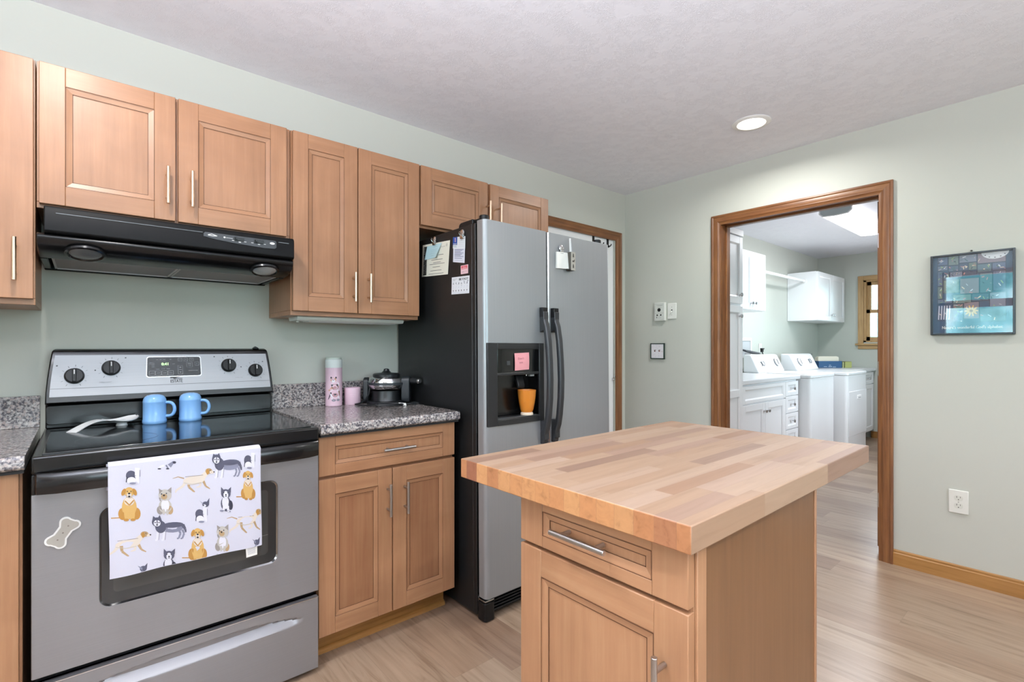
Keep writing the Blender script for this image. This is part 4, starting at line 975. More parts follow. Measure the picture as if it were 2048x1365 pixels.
m.box((FX0 + .035, -.765, .018), (FX1 - .035, -.735, .098))
for i in range(5): z = .03 + i * .0135; m.prism([(-.765, z), (-.778, z + .003), (-.778, z + .008), (-.765, z + .0095)], 'x', FX0 + .06, FX1 - .06)
m.prism(rrect(FX0 + .002, -.792, FX0 + .058, -.735, .012, 4), 'z', .004, .082); m.prism(rrect(FX1 - .058, -.792, FX1 - .002, -.735, .012, 4), 'z', .004, .082); m.build('kick_grille', t, .002)
for x0 in (FX0 + .004, FX1 - .054):
    m = MB(flat('#b9bbbd', .25, 1.)); m.box((x0, -.79, .088), (x0 + .05, -.74, .094)); m.cyl((x0 + .03, -.775, .082), (x0 + .03, -.775, .104), .010); m.box((x0, -.742, .05), (x0 + .006, -.738, .1)); m.build('lower_hinge', t, .001)
for x0, x1, k in ((FX0 + .003, FX0 + .085, 1), (FX1 - .085, FX1 - .003, -1)):
    m = MB(BLACKM); m.prism([(-.59, 1.742), (-.596, 1.762), (-.61, 1.768), (-.70, 1.768), (-.70, 1.742)], 'x', x0 + .01, x1 - .005); xc = x0 + .04 if k > 0 else x1 - .04
    m.cyl((xc, -.748, 1.748), (xc, -.748, 1.778), .022); m.box((xc - .02, -.75, 1.75), (xc + .02, -.69, 1.766)); m.build('hinge_cover', t, .004)
fridge.rotation_euler = (R(-.55), 0, 0)
def lean(y, z):            # follow the slight backward lean of the refrigerator
    return y + math.sin(R(.55)) * z
# papers on its left side (plane x = FX0, facing -x); corners given as (y, z)
def sideF(bl, br, tr, tl, d=.0):
    x = FX0 - .0022 - d
    return bil((x, bl[0], bl[1]), (x, br[0], br[1]), (x, tr[0], tr[1]), (x, tl[0], tl[1]), (-1, 0, 0))
def sheet(name, label, cat, F, paper, th=1.2, group=None):
    m = MB(paper); p = [F(0, 0), F(1, 0), F(1, 1), F(0, 1)]; q = [F(0, 0, -th), F(1, 0, -th), F(1, 1, -th), F(0, 1, -th)]
    m.add(p + q, [(0, 1, 2, 3), (4, 5, 6, 7), (0, 1, 5, 4), (1, 2, 6, 5), (2, 3, 7, 6), (3, 0, 4, 7)])
    return m
ink = flat('#5a5d60', .8); inkb = flat('#1d1e20', .8)
F = sideF((-.273, 1.549), (-.511, 1.537), (-.529, 1.695), (-.282, 1.709), .0008)
m = sheet('n', '', '', F, flat('#e3e3d8', .8)); 
a_poly(m, F, [(.055, .05), (.185, .05), (.185, .93), (.06, .93)], inkb, 2)
a_text(m, F, 'IMPORTANT CITY', .105, .08, .05, .66, flat('#e9e9e0', .8), 3, rot=90, wid=.82, bold=.03); a_text(m, F, 'CONTACT', .172, .08, .045, .66, flat('#e9e9e0', .8), 3, rot=90, wid=.44, bold=.03)
a_text(m, F, 'City Hall', .70, .84, .025, .66, ink, 2, wid=.14); a_ell(m, F, .9, .88, .03, .05, flat('#c7c8bf', .8), 2)
for v, a, b in ((.62, .62, .80), (.485, .36, .78), (.40, .44, .72), (.355, .30, .86), (.265, .42, .70), (.155, .34, .76), (.06, .28, .84)): a_line(m, F, [(a, v), (b, v)], .013, ink, 2)
m.build('paper_notice', label='large cream paper notice with black sideways heading on the refrigerator side', cat='paper', group='papers on the refrigerator side')
def curl(u, v, l=0):
    b = bil((FX0 - .0045, -.302, 1.631), (FX0 - .0045, -.432, 1.629), (FX0 - .0045, -.461, 1.694), (FX0 - .0045, -.327, 1.695), (-1, 0, 0))
    p = Vector(b(u, v, l)); k = max(0, u - .45) / .55; p.x -= .012 * k ** 2 * (1 - v) ; p.y += .006 * k ** 2 * (1 - v) ** 1.2; return tuple(p)
m = MB(flat('#b9dbe6', .8)); m.grid(lambda u, v: curl(u, v), 12, 10); m.grid(lambda u, v: curl(u, v, -1), 12, 10)
for v, a, b in ((.8, .5, .8), (.62, .3, .8), (.5, .35, .75), (.36, .3, .7), (.2, .4, .65)): a_line(m, curl, [(a, v), ((a + b) / 2, v + .02), (b, v)], .018, flat('#93b9c9', .8), 2)
m.build('blue_note', label='pale blue curling note clipped over the large cream notice', cat='note', group='papers on the refrigerator side', recalc=False)
F = sideF((-.553, 1.652), (-.651, 1.637), (-.653, 1.693), (-.556, 1.704), .0012); m = sheet('', '', '', F, flat('#dfe3ea', .8))
a_rect(m, F, -.01, .30, .36, 1.0, flat('#274a94', .6), 2); a_line(m, F, [(.19, .92), (.20, .55)], .05, flat('#e8b9c4', .6), 3); a_rect(m, F, .04, .36, .32, .42, flat('#d8dcec', .6), 3)
for v in (.82, .66, .5, .34, .2): a_line(m, F, [(.45, v), (.92, v)], .012, flat('#b4bac6', .8), 2)
a_line(m, F, [(.04, .16), (.32, .16)], .06, flat('#9db4b8', .8), 2)
m.build('appointment_card', label='white card with a dark blue square held by a clip near the refrigerator front', cat='card', group='papers on the refrigerator side')
F = sideF((-.553, 1.589), (-.645, 1.573), (-.649, 1.641), (-.556, 1.653), .0004); m = sheet('', '', '', F, flat('#d9dcea', .8))
for i, v in enumerate((.9, .82, .74, .66, .58, .5, .42, .3)): a_line(m, F, [(.14, v), (.9 - .12 * (i % 3), v)], .035, flat('#6f7590', .8), 2)
for v in (.16,): a_line(m, F, [(.2, v), (.85, v)], .02, flat('#a9aec2', .8), 2)
m.build('appointment_slip', label='white slip with small blue lines hanging below the blue square card', cat='paper', group='papers on the refrigerator side')
F = sideF((-.616, 1.525), (-.672, 1.524), (-.672, 1.564), (-.615, 1.564)); m = sheet('', '', '', F, flat('#e6c3cb', .6), 2)
a_rect(m, F, .1, .55, .9, .92, flat('#c8394a', .6), 2); a_text(m, F, 'HELP', .2, .72, .14, .72, flat('#f2d8dc', .6), 3, wid=.6); a_rect(m, F, .15, .60, .85, .66, flat('#f2d8dc', .6), 3); a_text(m, F, '24 / 7', .2, .16, .16, .72, flat('#77707c', .6), 3, wid=.6)
m.build('red_magnet', label='small pink and red square magnet above the BE FAST sign', cat='magnet', group='papers on the refrigerator side')
F = sideF((-.540, 1.439), (-.680, 1.434), (-.683, 1.513), (-.543, 1.518)); m = sheet('', '', '', F, flat('#e4e6ee', .6), 2)
a_text(m, F, 'BE FAST', .42, .78, .13, .56, inkb, 2, wid=.52, bold=.03); a_text(m, F, 'Stroke care', .08, .87, .045, .56, ink, 2, wid=.24); a_text(m, F, 'signs', .08, .80, .045, .56, ink, 2, wid=.14)
for i in range(6):
    u = .11 + i * .155; bl = flat('#a9b3cc', .6)
    a_ell(m, F, u, .20, .022, .028, inkb, 2); a_line(m, F, [(u, .26), (u, .14)], .012, inkb, 2); a_line(m, F, [(u - .05, .36), (u + .03, .37)], .012, bl, 2); a_line(m, F, [(u - .03, .45), (u + .04, .44)], .012, bl, 2)
    a_line(m, F, [(u - .03, .58 + .05 * math.sin(i * 2)), (u, .64), (u + .02, .56)], .018, flat('#3f4658', .6), 2); a_ell(m, F, u + .01, .66 if i != 3 else .5, .014, .02, flat('#3f4658', .6), 3)
a_ell(m, F, .72, .71, .03, .015, inkb, 3); a_ell(m, F, .92, .71, .04, .015, inkb, 3); a_rect(m, F, .05, .06, .95, .075, flat('#b7bccb', .6), 2)
m.build('warning_magnet', label='white BE FAST picture sign on the lower refrigerator side', cat='magnet', group='papers on the refrigerator side')
def clip_magnet(c, n, up, label):
    """round magnet with a bulldog clip hanging from it"""
    c = Vector(c); n = Vector(n); up = Vector(up); sd = up.cross(n)
    t = thing('clip_magnet', label, 'magnet', tuple(c), 'clip magnets on the refrigerator')
    m = MB(CHROME); m.lathe([(.014, 0), (.0165, .002), (.0165, .006), (.013, .008), (.006, .0095), (0, .0095)], c, 28, n); m.build('magnet_disc', t)
    m = MB(CHROME); a = c - up * .012 + n * .010
    m.cyl(a - sd * .008, a + sd * .008, .0028, n=10); m.tube([a - sd * .006, a - sd * .007 + up * .012 + n * .008, a + up * .017 + n * .010, a + sd * .007 + up * .012 + n * .008, a + sd * .006], .0014, 6); m.build('lever', t)
    m = MB(CHROME)
    b = a - up * .014
    m.hexa([a - sd * .010 - n * .004, a + sd * .010 - n * .004, a + sd * .010 + n * .003, a - sd * .010 + n * .003, b - sd * .013 - n * .0055, b + sd * .013 - n * .0055, b + sd * .013 - n * .003, b - sd * .013 - n * .003]); m.build('jaw', t, .0008)
clip_magnet((FX0 - .003, -.398, 1.717), (-1, 0, 0), (0, 0, 1), 'chrome clip magnet holding the large cream notice')
clip_magnet((FX0 - .003, -.634, 1.709), (-1, 0, 0), (0, 0, 1), 'chrome clip magnet holding the blue square card')
clip_magnet((-1.592, -.7865, 1.680), (0, -1, 0), (0, 0, 1), 'chrome clip magnet holding the notepad on the grey door')
# notepad, pen holder and pen on the fresh food door
yf = -.7865
t = thing('notepad', 'small white notepad clipped to the right refrigerator door', 'notepad', (-1.585, yf, 1.578))
m = MB(PAPER)
def pad(u, v, l=0): k = max(0, u - .5) * 2; return (-1.628 + .085 * u, yf - .010 - .012 * k ** 2 * (1 - v) - l * .0004, 1.578 + .004 * u + .080 * v)
m.grid(pad, 10, 8); m.grid(lambda u, v: (-1.628 + .085 * u, yf - .001, 1.578 + .004 * u + .080 * v), 10, 8)
m.add([pad(0, 0), pad(.5, 0), (-1.5855, yf - .001, 1.58), (-1.628, yf - .001, 1.578)], [(0, 1, 2, 3)]); m.add([pad(0, 0), pad(0, 1), (-1.628, yf - .001, 1.658), (-1.628, yf - .001, 1.578)], [(0, 1, 2, 3)]); m.add([pad(0, 1), pad(1, 1), (-1.543, yf - .001, 1.662), (-1.628, yf - .001, 1.658)], [(0, 1, 2, 3)])
for i in range(5): a_line(m, pad, [(.3 + .05 * i, .93 - .012 * (i % 2)), (.34 + .05 * i, .92)], .02, ink, 1)
m.build('pages', t)
t = thing('pen_holder', 'dark pen box with wildlife pictograms beside the notepad', 'pen holder', (-1.535, yf, 1.575))
m = MB(flat('#4b4741', .5)); m.box((-1.552, yf - .032, 1.573), (-1.521, yf - .0005, 1.576)); m.box((-1.552, yf - .032, 1.573), (-1.5495, yf - .0005, 1.664)); m.box((-1.5235, yf - .032, 1.573), (-1.521, yf - .0005, 1.664)); m.box((-1.552, yf - .003, 1.573), (-1.521, yf - .0005, 1.664))
m.mat(flat('#a9a59c', .5)); m.box((-1.552, yf - .0335, 1.573), (-1.521, yf - .031, 1.664))
Fp = lambda u, v, l=0: (-1.552 + .031 * u, yf - .0336 - .0003 * l, 1.573 + .091 * v)
dkk = flat('#33302c', .6)
for v in (.72, .14): 
    for k in range(3): a_poly(m, Fp, [(.28 + .03 * k, v + .06 * k), (.72 - .03 * k, v + .06 * k), (.5, v + .10 + .06 * k)], dkk, 1)
    a_line(m, Fp, [(.5, v - .03), (.5, v + .02)], .06, dkk, 1)
a_ell(m, Fp, .48, .50, .22, .045, dkk, 1); a_line(m, Fp, [(.3, .49), (.28, .42)], .06, dkk); a_line(m, Fp, [(.64, .49), (.66, .42)], .06, dkk); a_line(m, Fp, [(.66, .51), (.80, .58)], .1, dkk)
m.build('case', t, recalc=False)
m = MB(WHITE); m.cyl((-1.535, yf - .017, 1.577), (-1.538, yf - .012, 1.735), .0045, n=12); m.mat(flat('#c9ccd0', .3)); m.cyl((-1.5345, yf - .022, 1.66), (-1.5375, yf - .017, 1.73), .0015, n=6); m.build('pen', label='white pen standing in the dark pen box', cat='pen')
# pink note and amber tumbler at the dispenser
yd = dy1 - .0095 + math.sin(R(.55)) * 1.12
def pinkn(u, v, l=0): return (-1.906 + .089 * u, yd - .002 * math.sin(PI * v) - .003 * (1 - v) * (1 - u) - l * .0004, 1.087 + .078 * v + .003 * u)
m = MB(flat('#e09aa0', .8)); m.grid(pinkn, 6, 6); m.grid(lambda u, v: pinkn(u, v, -2), 6, 6)
a_text(m, pinkn, "Don't", .2, .62, .12, .9, flat('#9a5a68', .8), 2, wid=.42); a_text(m, pinkn, 'use', .3, .40, .12, .9, flat('#9a5a68', .8), 2, wid=.24)
m.build('pink_note', label='pink sticky note on the ice dispenser panel', cat='note', recalc=False)
def amber():
    if 'amber' not in MC:
        mt, N, L, b = newmat('amber_plastic'); b.inputs['Base Color'].default_value = hexc('#d98a35'); b.inputs['Roughness'].default_value = .25
        b.inputs['Subsurface Weight'].default_value = .4; b.inputs['Subsurface Radius'].default_value = (.02, .012, .004); b.inputs['Transmission Weight'].default_value = .12
        MC['amber'] = mt
    return MC['amber']
t = thing('tumbler', 'orange tumbler on a clear foot in the ice dispenser', 'tumbler', (-1.805, -.772, .8805))
c = (-1.805, -.772, .8772)
m = MB(amber()); m.lathe([(.026, .014), (.031, .026), (.037, .055), (.041, .085), (.0435, .116), (.0415, .116), (.039, .085), (.034, .05), (.026, .02)], c, 36); m.build('cup', t)
m = MB(flat('#e8d8c4', .12)); m.lathe([(.029, 0), (.030, .003), (.029, .010), (.025, .013), (0, .014)], c, 36); m.build('foot', t)
# over-the-door rack
t = thing('over_door_rack', 'black hook rack hooked over the top of the white door', 'hook rack', (-.3, -.01, 1.99))
m = MB(BLACKM); m.box((-.40, -.004, 1.985), (-.205, .010, 2.000)); m.build('rail', t, .002)
for x in (-.37, -.315, -.265, -.222): m = MB(BLACKM); m.tube([(x, -.004, 1.995), (x, -.022, 1.990), (x, -.030, 1.998), (x, -.032, 2.006)], .0045, 8); m.build('hook', t)
for x in (-.39, -.215): m = MB(BLACKM); m.box((x - .01, .006, 2.0), (x + .01, .0115, DZ - .002)); m.build('hanger_strap', t)

# ------------------------------------------------------------------ island
t = thing('island_cabinet', 'maple island cabinet under the butcher block top', 'cabinet', (-2.32, -1.84, 0))
IX0, IX1, IY0, IY1 = -2.595, -2.032, -2.056, -1.630
m = MB(maple_front('z')); m.box((IX0, IY0 + .006, .105), (IX1, IY1, .8575)); m.box((IX0 + .0, IY0, .0), (IX0 + .03, IY0 + .006, .8575)); m.box((IX1 - .012, IY0, 0), (IX1, IY0 + .006, .8575)); m.build('body', t, .0015)
m = MB(wood('maple_side_shaded', 'z', '#6b4b32', '#725135', '#79573d', .4, .3)); m.box((IX0 + .03, IY0 + .0025, 0), (IX1 - .012, IY0 + .0065, .8575)); m.build('side_panel', t)  # browner veneer, darkened further with shade put into its tone
m = MB(DARK); m.box((IX0 + .07, IY0 + .01, 0), (IX1 - .01, IY1 - .005, .105)); m.build('toe_kick', t)
PI_ = fx(IX0)
m = MB(); shaker(m, PI_, IY0 + .006, IY1 - .004, .755, .8595, maple_front('z'), maple_front('y'), st=.070, rl=.026, lip=.016, depth=.009)
d = m.build('drawer', t, .0016); pull(PI_, -1.829, .812, .142, True, NICKEL, d)
door(PI_, IY0 + .006, IY1 - .004, .112, .747, maple_front('z'), maple_front('y'), t, -2.006, .605, NICKEL, st=.066, rl=.058)
m = MB(BUTCHER); bz0, bz1, by0, by1, bx0_, bx1_ = .8625, .910, -2.0735, -1.4405, -2.647, -1.665
m.poly([(bx0_, by0, bz1), (bx1_, by0, bz1), (bx1_, by1, bz1), (bx0_, by1, bz1)]); m.poly([(bx0_, by0, bz0), (bx1_, by0, bz0), (bx1_, by1, bz0), (bx0_, by1, bz0)])
m.poly([(bx0_, by0, bz0), (bx1_, by0, bz0), (bx1_, by0, bz1), (bx0_, by0, bz1)]); m.poly([(bx0_, by1, bz0), (bx1_, by1, bz0), (bx1_, by1, bz1), (bx0_, by1, bz1)])
m.mat(BUTCHER_END)
for x in (bx0_, bx1_): m.poly([(x, by0, bz0), (x, by1, bz0), (x, by1, bz1), (x, by0, bz1)])
m.build('butcher_block_top', label='butcher block island top of glued maple strips', cat='countertop', bevel=.0022, weld=True)

# ------------------------------------------------------------------ right wall plates and picture
PW = fx(0.)
def plateF(y0, y1, z0, z1, d): return bil((-d, y0, z0), (-d, y1, z0), (-d, y1, z1), (-d, y0, z1), (-1, 0, 0), .0003)   # y0 = left as seen
t = thing('control_plate', 'white wall control with a black dial and two buttons left of the light switch', 'wall control', (0, -.337, 1.396))
m = MB(PLASTIC); m.box((-.022, -.381, 1.396), (-.0005, -.293, 1.534)); m.mat(flat('#dcdfd8', .4)); F = plateF(-.297, -.372, 1.402, 1.526, .0222)
a_rect(m, F, 0, 0, 1, 1, flat('#d5d9d2', .4), 1)
for a in ((0, 0, 1, .012), (0, .988, 1, 1), (0, 0, .015, 1), (.985, 0, 1, 1), (0, .40, 1, .412)): a_rect(m, F, *a, flat('#8f938d', .5), 2)
a_text(m, F, 'Cyndall', .16, .87, .055, 1.65, ink, 3, wid=.7); a_line(m, F, [(.3, .77), (.8, .77)], .012, flat('#9a9d98', .5), 3); a_rect(m, F, .18, .10, .26, .2, ink, 3); a_line(m, F, [(.36, .12), (.75, .12)], .014, flat('#9a9d98', .5), 3); a_line(m, F, [(.45, .2), (.6, .2)], .014, flat('#9a9d98', .5), 3)
m.build('plate', t, recalc=False)
m = MB(BLACKM); m.lathe([(.0135, 0), (.0135, .003), (.011, .005), (.006, .004), (0, .004)], (-.0222, -.334, 1.478), 28, (-1, 0, 0)); m.build('dial', t)
for y in (-.318, -.349): m = MB(BLACKM); m.lathe([(.006, 0), (.006, .003), (.004, .005), (0, .005)], (-.0222, y, 1.438), 16, (-1, 0, 0)); m.build('button', t)
t = thing('light_switch', 'white toggle light switch right of the dial control', 'light switch', (0, -.434, 1.405))
m = MB(PLASTIC); m.box((-.008, -.471, 1.405), (-.0005, -.397, 1.525)); m.build('plate', t, .003)
m = MB(flat('#2b2c2a', .5)); m.box((-.0084, -.439, 1.453), (-.0079, -.429, 1.477)); m.mat(PLASTIC); m.hexa([(-.008, -.438, 1.455), (-.008, -.430, 1.455), (-.008, -.430, 1.468), (-.008, -.438, 1.468), (-.021, -.437, 1.452), (-.021, -.431, 1.452), (-.021, -.431, 1.459), (-.021, -.437, 1.459)]); m.build('toggle', t)
for z in (1.435, 1.495): m = MB(flat('#a9aca5', .4)); m.lathe([(.003, 0), (.003, .001), (0, .0015)], (-.008, -.434, z), 12, (-1, 0, 0)); m.build('screw', t)
t = thing('tile_plaque', 'small square white tile with tiny pictures in a dark green frame', 'plaque', (0, -.311, 1.099))
m = MB(flat('#20352d', .4)); y0, y1, z0, z1 = -.372, -.250, 1.1, 1.222
for a in ((y0, z0, y0 + .007, z1), (y1 - .007, z0, y1, z1), (y0, z0, y1, z0 + .007), (y0, z1 - .007, y1, z1)): m.box((-.014, a[0], a[1]), (-.0005, a[2], a[3]))
m.build('frame', t, .001)
m = MB(flat('#e6e4ea', .25)); m.box((-.011, y0 + .006, z0 + .006), (-.001, y1 - .006, z1 - .006)); F = plateF(-.257, -.365, 1.107, 1.215, .0112)
rr_ = random.Random(3); cs = ['#8d5f5a', '#5a6a58', '#7a7ca0', '#a98a5c', '#5a5a66']
for i in range(22): a_ell(m, F, rr_.uniform(.08, .92), rr_.uniform(.08, .92), .012, .014, flat(cs[i % 5], .6), 1)
for u, c_ in ((.3, '#7a3f3f'), (.66, '#8a4a46')): a_ell(m, F, u, .5, .05, .05, flat(c_, .6), 2); a_line(m, F, [(u - .06, .56), (u - .02, .46)], .03, flat('#6c5a46', .6), 2); a_line(m, F, [(u + .05, .62), (u + .03, .5)], .022, flat('#6c5a46', .6), 2); a_ell(m, F, u - .02, .58, .02, .03, flat('#4c4a44', .6), 3)
m.build('tile', t, recalc=False)
t = thing('wall_outlet', 'white double wall outlet below the framed picture', 'outlet', (0, -2.057, .346))
m = MB(PLASTIC); m.box((-.007, -2.0955, .346), (-.0005, -2.0185, .464)); m.build('plate', t, .003)
for z in (.4235, .3845):
    m = MB(flat('#d9dcd4', .35)); m.prism([(-2.057 + .0175 * math.cos(2 * PI * i / 24), z + max(-.0135, min(.0135, .0175 * math.sin(2 * PI * i / 24)))) for i in range(24)], 'x', -.0078, -.006)
    m.mat(flat('#2a2b28', .6)); m.box((-.0081, -2.0515, z + .001), (-.0077, -2.0495, z + .010)); m.box((-.0081, -2.0650, z + .002), (-.0077, -2.0633, z + .009)); m.cyl((-.0077, -2.057, z - .007), (-.0081, -2.057, z - .007), .0023, n=10); m.build('socket', t)
m = MB(flat('#a9aca5', .4)); m.lathe([(.003, 0), (.003, .001), (0, .0015)], (-.007, -2.057, .404), 12, (-1, 0, 0)); m.build('screw', t)

t = thing('framed_picture', 'blue photo collage picture in a thin black frame', 'picture', (0, -2.106, 1.255))
m = MB(flat('#20242c', .3)); y0, y1, z0, z1 = -2.262, -1.949, 1.255, 1.667; w = .009
for a in ((y0, z0, y0 + w, z1), (y1 - w, z0, y1, z1), (y0 + w, z0, y1 - w, z0 + w), (y0 + w, z1 - w, y1 - w, z1)): m.box((-.022, a[0], a[1]), (-.001, a[2], a[3]))
m.build('frame', t, .001)
F = plateF(y1 - w, y0 + w, z0 + w, z1 - w, .010)
m = MB(flat('#2f5573', .7)); m.box((-.0099, y0 + w, z0 + w), (-.0015, y1 - w, z1 - w))
rr_ = random.Random(5); bank = ['#556a88', '#64778f', '#6a8083', '#4a647b', '#748196', '#3c5571', '#5d7271', '#7f7a88', '#537180']
tiles = [(.06, .89, .20, 1.0), (.06, .82, .20, .885), (.205, .88, .34, 1.), (.205, .80, .34, .875), (.345, .90, .57, 1.), (.345, .80, .46, .895), (.465, .80, .57, .895), (.575, .87, .92, 1.), (.575, .76, .75, .865), (.755, .77, .92, .865), (.06, .62, .13, .81), (.06, .45, .13, .615), (.135, .70, .22, .80), (.225, .72, .39, .795), (.395, .74, .57, .795), (.135, .52, .35, .695), (.355, .50, .60, .70), (.605, .50, .76, .75), (.765, .52, .92, .765), (.06, .39, .26, .445), (.265, .38, .50, .495), (.505, .40, .72, .495), (.725, .32, .92, .50), (.06, .16, .26, .38), (.265, .30, .40, .375), (.405, .18, .60, .395), (.605, .14, .92, .31), (.265, .14, .40, .295)]
for i, (a, b, c_, d_) in enumerate(tiles):
    a_rect(m, F, a, b, c_, d_, flat('#1f3346', .7), 1); a_rect(m, F, a + .005, b + .004, c_ - .005, d_ - .004, flat(bank[i % len(bank)], .7), 2)
    for k in range(5):
        u = rr_.uniform(a + .02, c_ - .02); v = rr_.uniform(b + .015, d_ - .015); p = (u + rr_.uniform(-.05, .05), v + rr_.uniform(-.04, .04)); p = (min(max(p[0], a + .01), c_ - .01), min(max(p[1], b + .01), d_ - .01))
        a_line(m, F, [(u, v), p], rr_.uniform(.004, .014), flat(rr_.choice(['#c9d2dc', '#2c4456', '#d5c8b4', '#8fb07c', '#3e6470', '#b5838a']), .7), 3)
for k in range(10): a = R(36 * k); a_ell(m, F, .50 + .055 * math.cos(a), .28 + .04 * math.sin(a), .035, .012, flat('#d6b27a', .7), 4, math.degrees(a))
a_ell(m, F, .50, .28, .022, .016, flat('#8a5a30', .7), 5)
for k in range(5): a_line(m, F, [(.085 + .035 * k, .36), (.075 + .035 * k, .18)], .016, flat('#c5c9d8', .7), 4)
pts = [(.79 + .165 * math.cos(R(180 + 180 * i / 20)), 1.0 + .085 * math.sin(R(180 + 180 * i / 20))) for i in range(21)]; a_poly(m, F, pts, flat('#d9dfe6', .7), 4)
for i in range(1, 6): a = R(180 + 30 * i); a_ell(m, F, .79 + .135 * math.cos(a), 1.0 + .068 * math.sin(a), .010, .006, flat('#4c5666', .7), 5)
a_text(m, F, "Nature's wonderful God's alphabet", .12, .055, .038, 1.35, flat('#ffffff', .7), 4, wid=.76, bold=.03)
m.build('print', t, recalc=False)
m = MB(PIC_GLASS); m.poly([(-.0145, y0 + w * .6, z0 + w * .6), (-.0145, y1 - w * .6, z0 + w * .6), (-.0145, y1 - w * .6, z1 - w * .6), (-.0145, y0 + w * .6, z1 - w * .6)]); m.build('glazing', t)
m = MB(flat('#3a352e', .4)); m.cyl((0, -2.106, 1.677), (-.014, -2.106, 1.675), .004, n=10); m.build('nail', t)

# ------------------------------------------------------------------ ceiling cans
LENS = emit('can_lens', '#fff6ea', 9.)
def can(x, y, label, pw=1.):
    t = thing('recessed_light', label, 'ceiling light', (x, y, H), 'recessed ceiling lights')
    m = MB(flat('#eeeeec', .5)); m.lathe([(.098, 0), (.100, -.003), (.092, -.007), (.074, -.008), (.070, -.003), (.062, .018)], (x, y, H - .0002), 40); m.build('trim_ring', t)
    m = MB(LENS); m.lathe([(.064, -.0035), (.04, -.006), (0, -.007)], (x, y, H), 32); m.build('lens', t)
    l = bpy.data.lights.new('can_lamp', 'AREA'); l.shape = 'DISK'; l.size = .13; l.energy = CAN_W * pw; l.color = (1, .98, .95); l.spread = R(165)
    o = bpy.data.objects.new('can_lamp', l); COL.objects.link(o); o.location = (0, 0, -.012); o.parent = t
can(-.565, -1.265, 'glowing recessed ceiling light in front of the doorway wall', 1.5)
for x, y, s_ in ((-3.45, -1.15, 'above the stove'), (-.565, -3.4, 'behind the camera near the picture wall'), (-3.45, -3.4, 'behind the camera')): can(x, y, 'recessed ceiling light ' + s_, 2. if y > -2 else 2.2)

# added fill uplight shaped as a torchiere, unseen, bouncing off the ceiling
t = thing('fill_uplight', 'added fill uplight shaped as a slim steel torchiere left of the camera', 'added light', (-3.9, -2.9, 0))
lx_, ly_ = -3.9, -2.9
m = MB(NICKEL); m.lathe([(.15, 0), (.15, .012), (.03, .03), (.012, .05), (.012, 1.20), (.03, 1.22), (0, 1.225)], (lx_, ly_, 0), 28); m.build('stand', t)
m = MB(flat('#e9e6df', .5)); m.lathe([(.02, 1.22), (.09, 1.235), (.16, 1.29), (.19, 1.35), (.186, 1.35), (.155, 1.295), (.088, 1.242), (.02, 1.23)], (lx_, ly_, 0), 36); m.build('bowl', t)
l = bpy.data.lights.new('uplight_source', 'AREA'); l.shape = 'DISK'; l.size = .26; l.energy = UP_W; l.color = (.92, .98, 1.08)
o = bpy.data.objects.new('uplight_source', l); COL.objects.link(o); o.location = (0, 0, 1.32); o.rotation_euler = (PI, 0, 0); o.parent = t

# ------------------------------------------------------------------ laundry
LG = 'white laundry cabinets'
WC = WHITE_CAB
def knob(P, u, z, parent, d=.02):
    p = Vector(P(u, z, d)); q = Vector(P(u, z, d + 1)) - p
    m = MB(NICKEL); m.lathe([(.006, 0), (.005, .010), (.006, .014), (.014, .018), (.0155, .024), (.012, .029), (0, .030)], p, 18, q); return m.build('knob', parent)
def wdoor(P, u0, u1, z0, z1, t, name='door', ku=None, kz=None, st=.055, rl=None):
    m = MB(); shaker(m, P, u0, u1, z0, z1, WC, WC, st=st, rl=rl, lip=.010, depth=.010, gl=None); d = m.build(name, t, .002)
    if ku is not None: knob(P, ku, kz, d)
    return d
GRY = flat('#8b8e92', .6)
def wbox(t, a, b):
    m = MB(WC); m.box(a, b); return m.build('body', t, .002)
t = thing('tall_cabinet', 'tall white pantry cabinet just inside the laundry doorway', 'cabinet', (.42, -.33, 0), LG)
wbox(t, (.145, -.645, .0), (.668, -.002, 2.13)); P = fy(-.645)
m = MB(WC); m.box((.14, -.668, 2.085), (.673, -.645, 2.135)); m.build('top_trim', t, .003)
m = MB(WC); pbox(m, P, .205, .609, .79, .85, .010, .02); m.build('mid_rail', t, .002)
wdoor(P, .15, .664, 1.54, 2.075, t, ku=.6, kz=1.61); wdoor(P, .15, .664, .115, 1.522, t, ku=.6, kz=1.44, st=.055)
t = thing('laundry_wall_cabinet', 'white two-door laundry wall cabinet nearest the tall pantry cabinet', 'cabinet', (1.57, -.165, 1.553), LG)
wbox(t, (.68, -.33, 1.553), (1.88, -.002, 2.128)); P = fy(-.33)
wdoor(P, 1.272, 1.572, 1.557, 2.124, t, ku=1.54, kz=1.62); wdoor(P, 1.577, 1.877, 1.557, 2.124, t, ku=1.61, kz=1.62)
wdoor(P, .683, .965, 1.557, 2.124, t); wdoor(P, .97, 1.268, 1.557, 2.124, t)
t = thing('laundry_wall_cabinet', 'white two-door wall cabinet at the far end of the hanging rod', 'cabinet', (3.9, -.165, 1.53), LG)
wbox(t, (3.385, -.33, 1.52), (4.40, -.002, 2.12)); P = fy(-.33)
wdoor(P, 3.39, 3.888, 1.524, 2.116, t, ku=3.86, kz=1.60); wdoor(P, 3.895, 4.396, 1.524, 2.116, t, ku=3.925, kz=1.60)
m = MB(WHITE); m.cyl((1.881, -.20, 2.008), (3.384, -.20, 2.008), .0165, n=20); m.cyl((1.8802, -.20, 2.008), (1.89, -.20, 2.008), .028); m.cyl((3.375, -.20, 2.008), (3.3846, -.20, 2.008), .028); m.build('hanging_rod', label='white clothes rod between the two laundry wall cabinets', cat='rod')
t = thing('sink_cabinet', 'white laundry base cabinet with two doors and a wide false drawer', 'cabinet', (1.1, -.32, 0), LG)
wbox(t, (.67, -.64, .1), (1.556, -.002, .878)); P = fy(-.64)
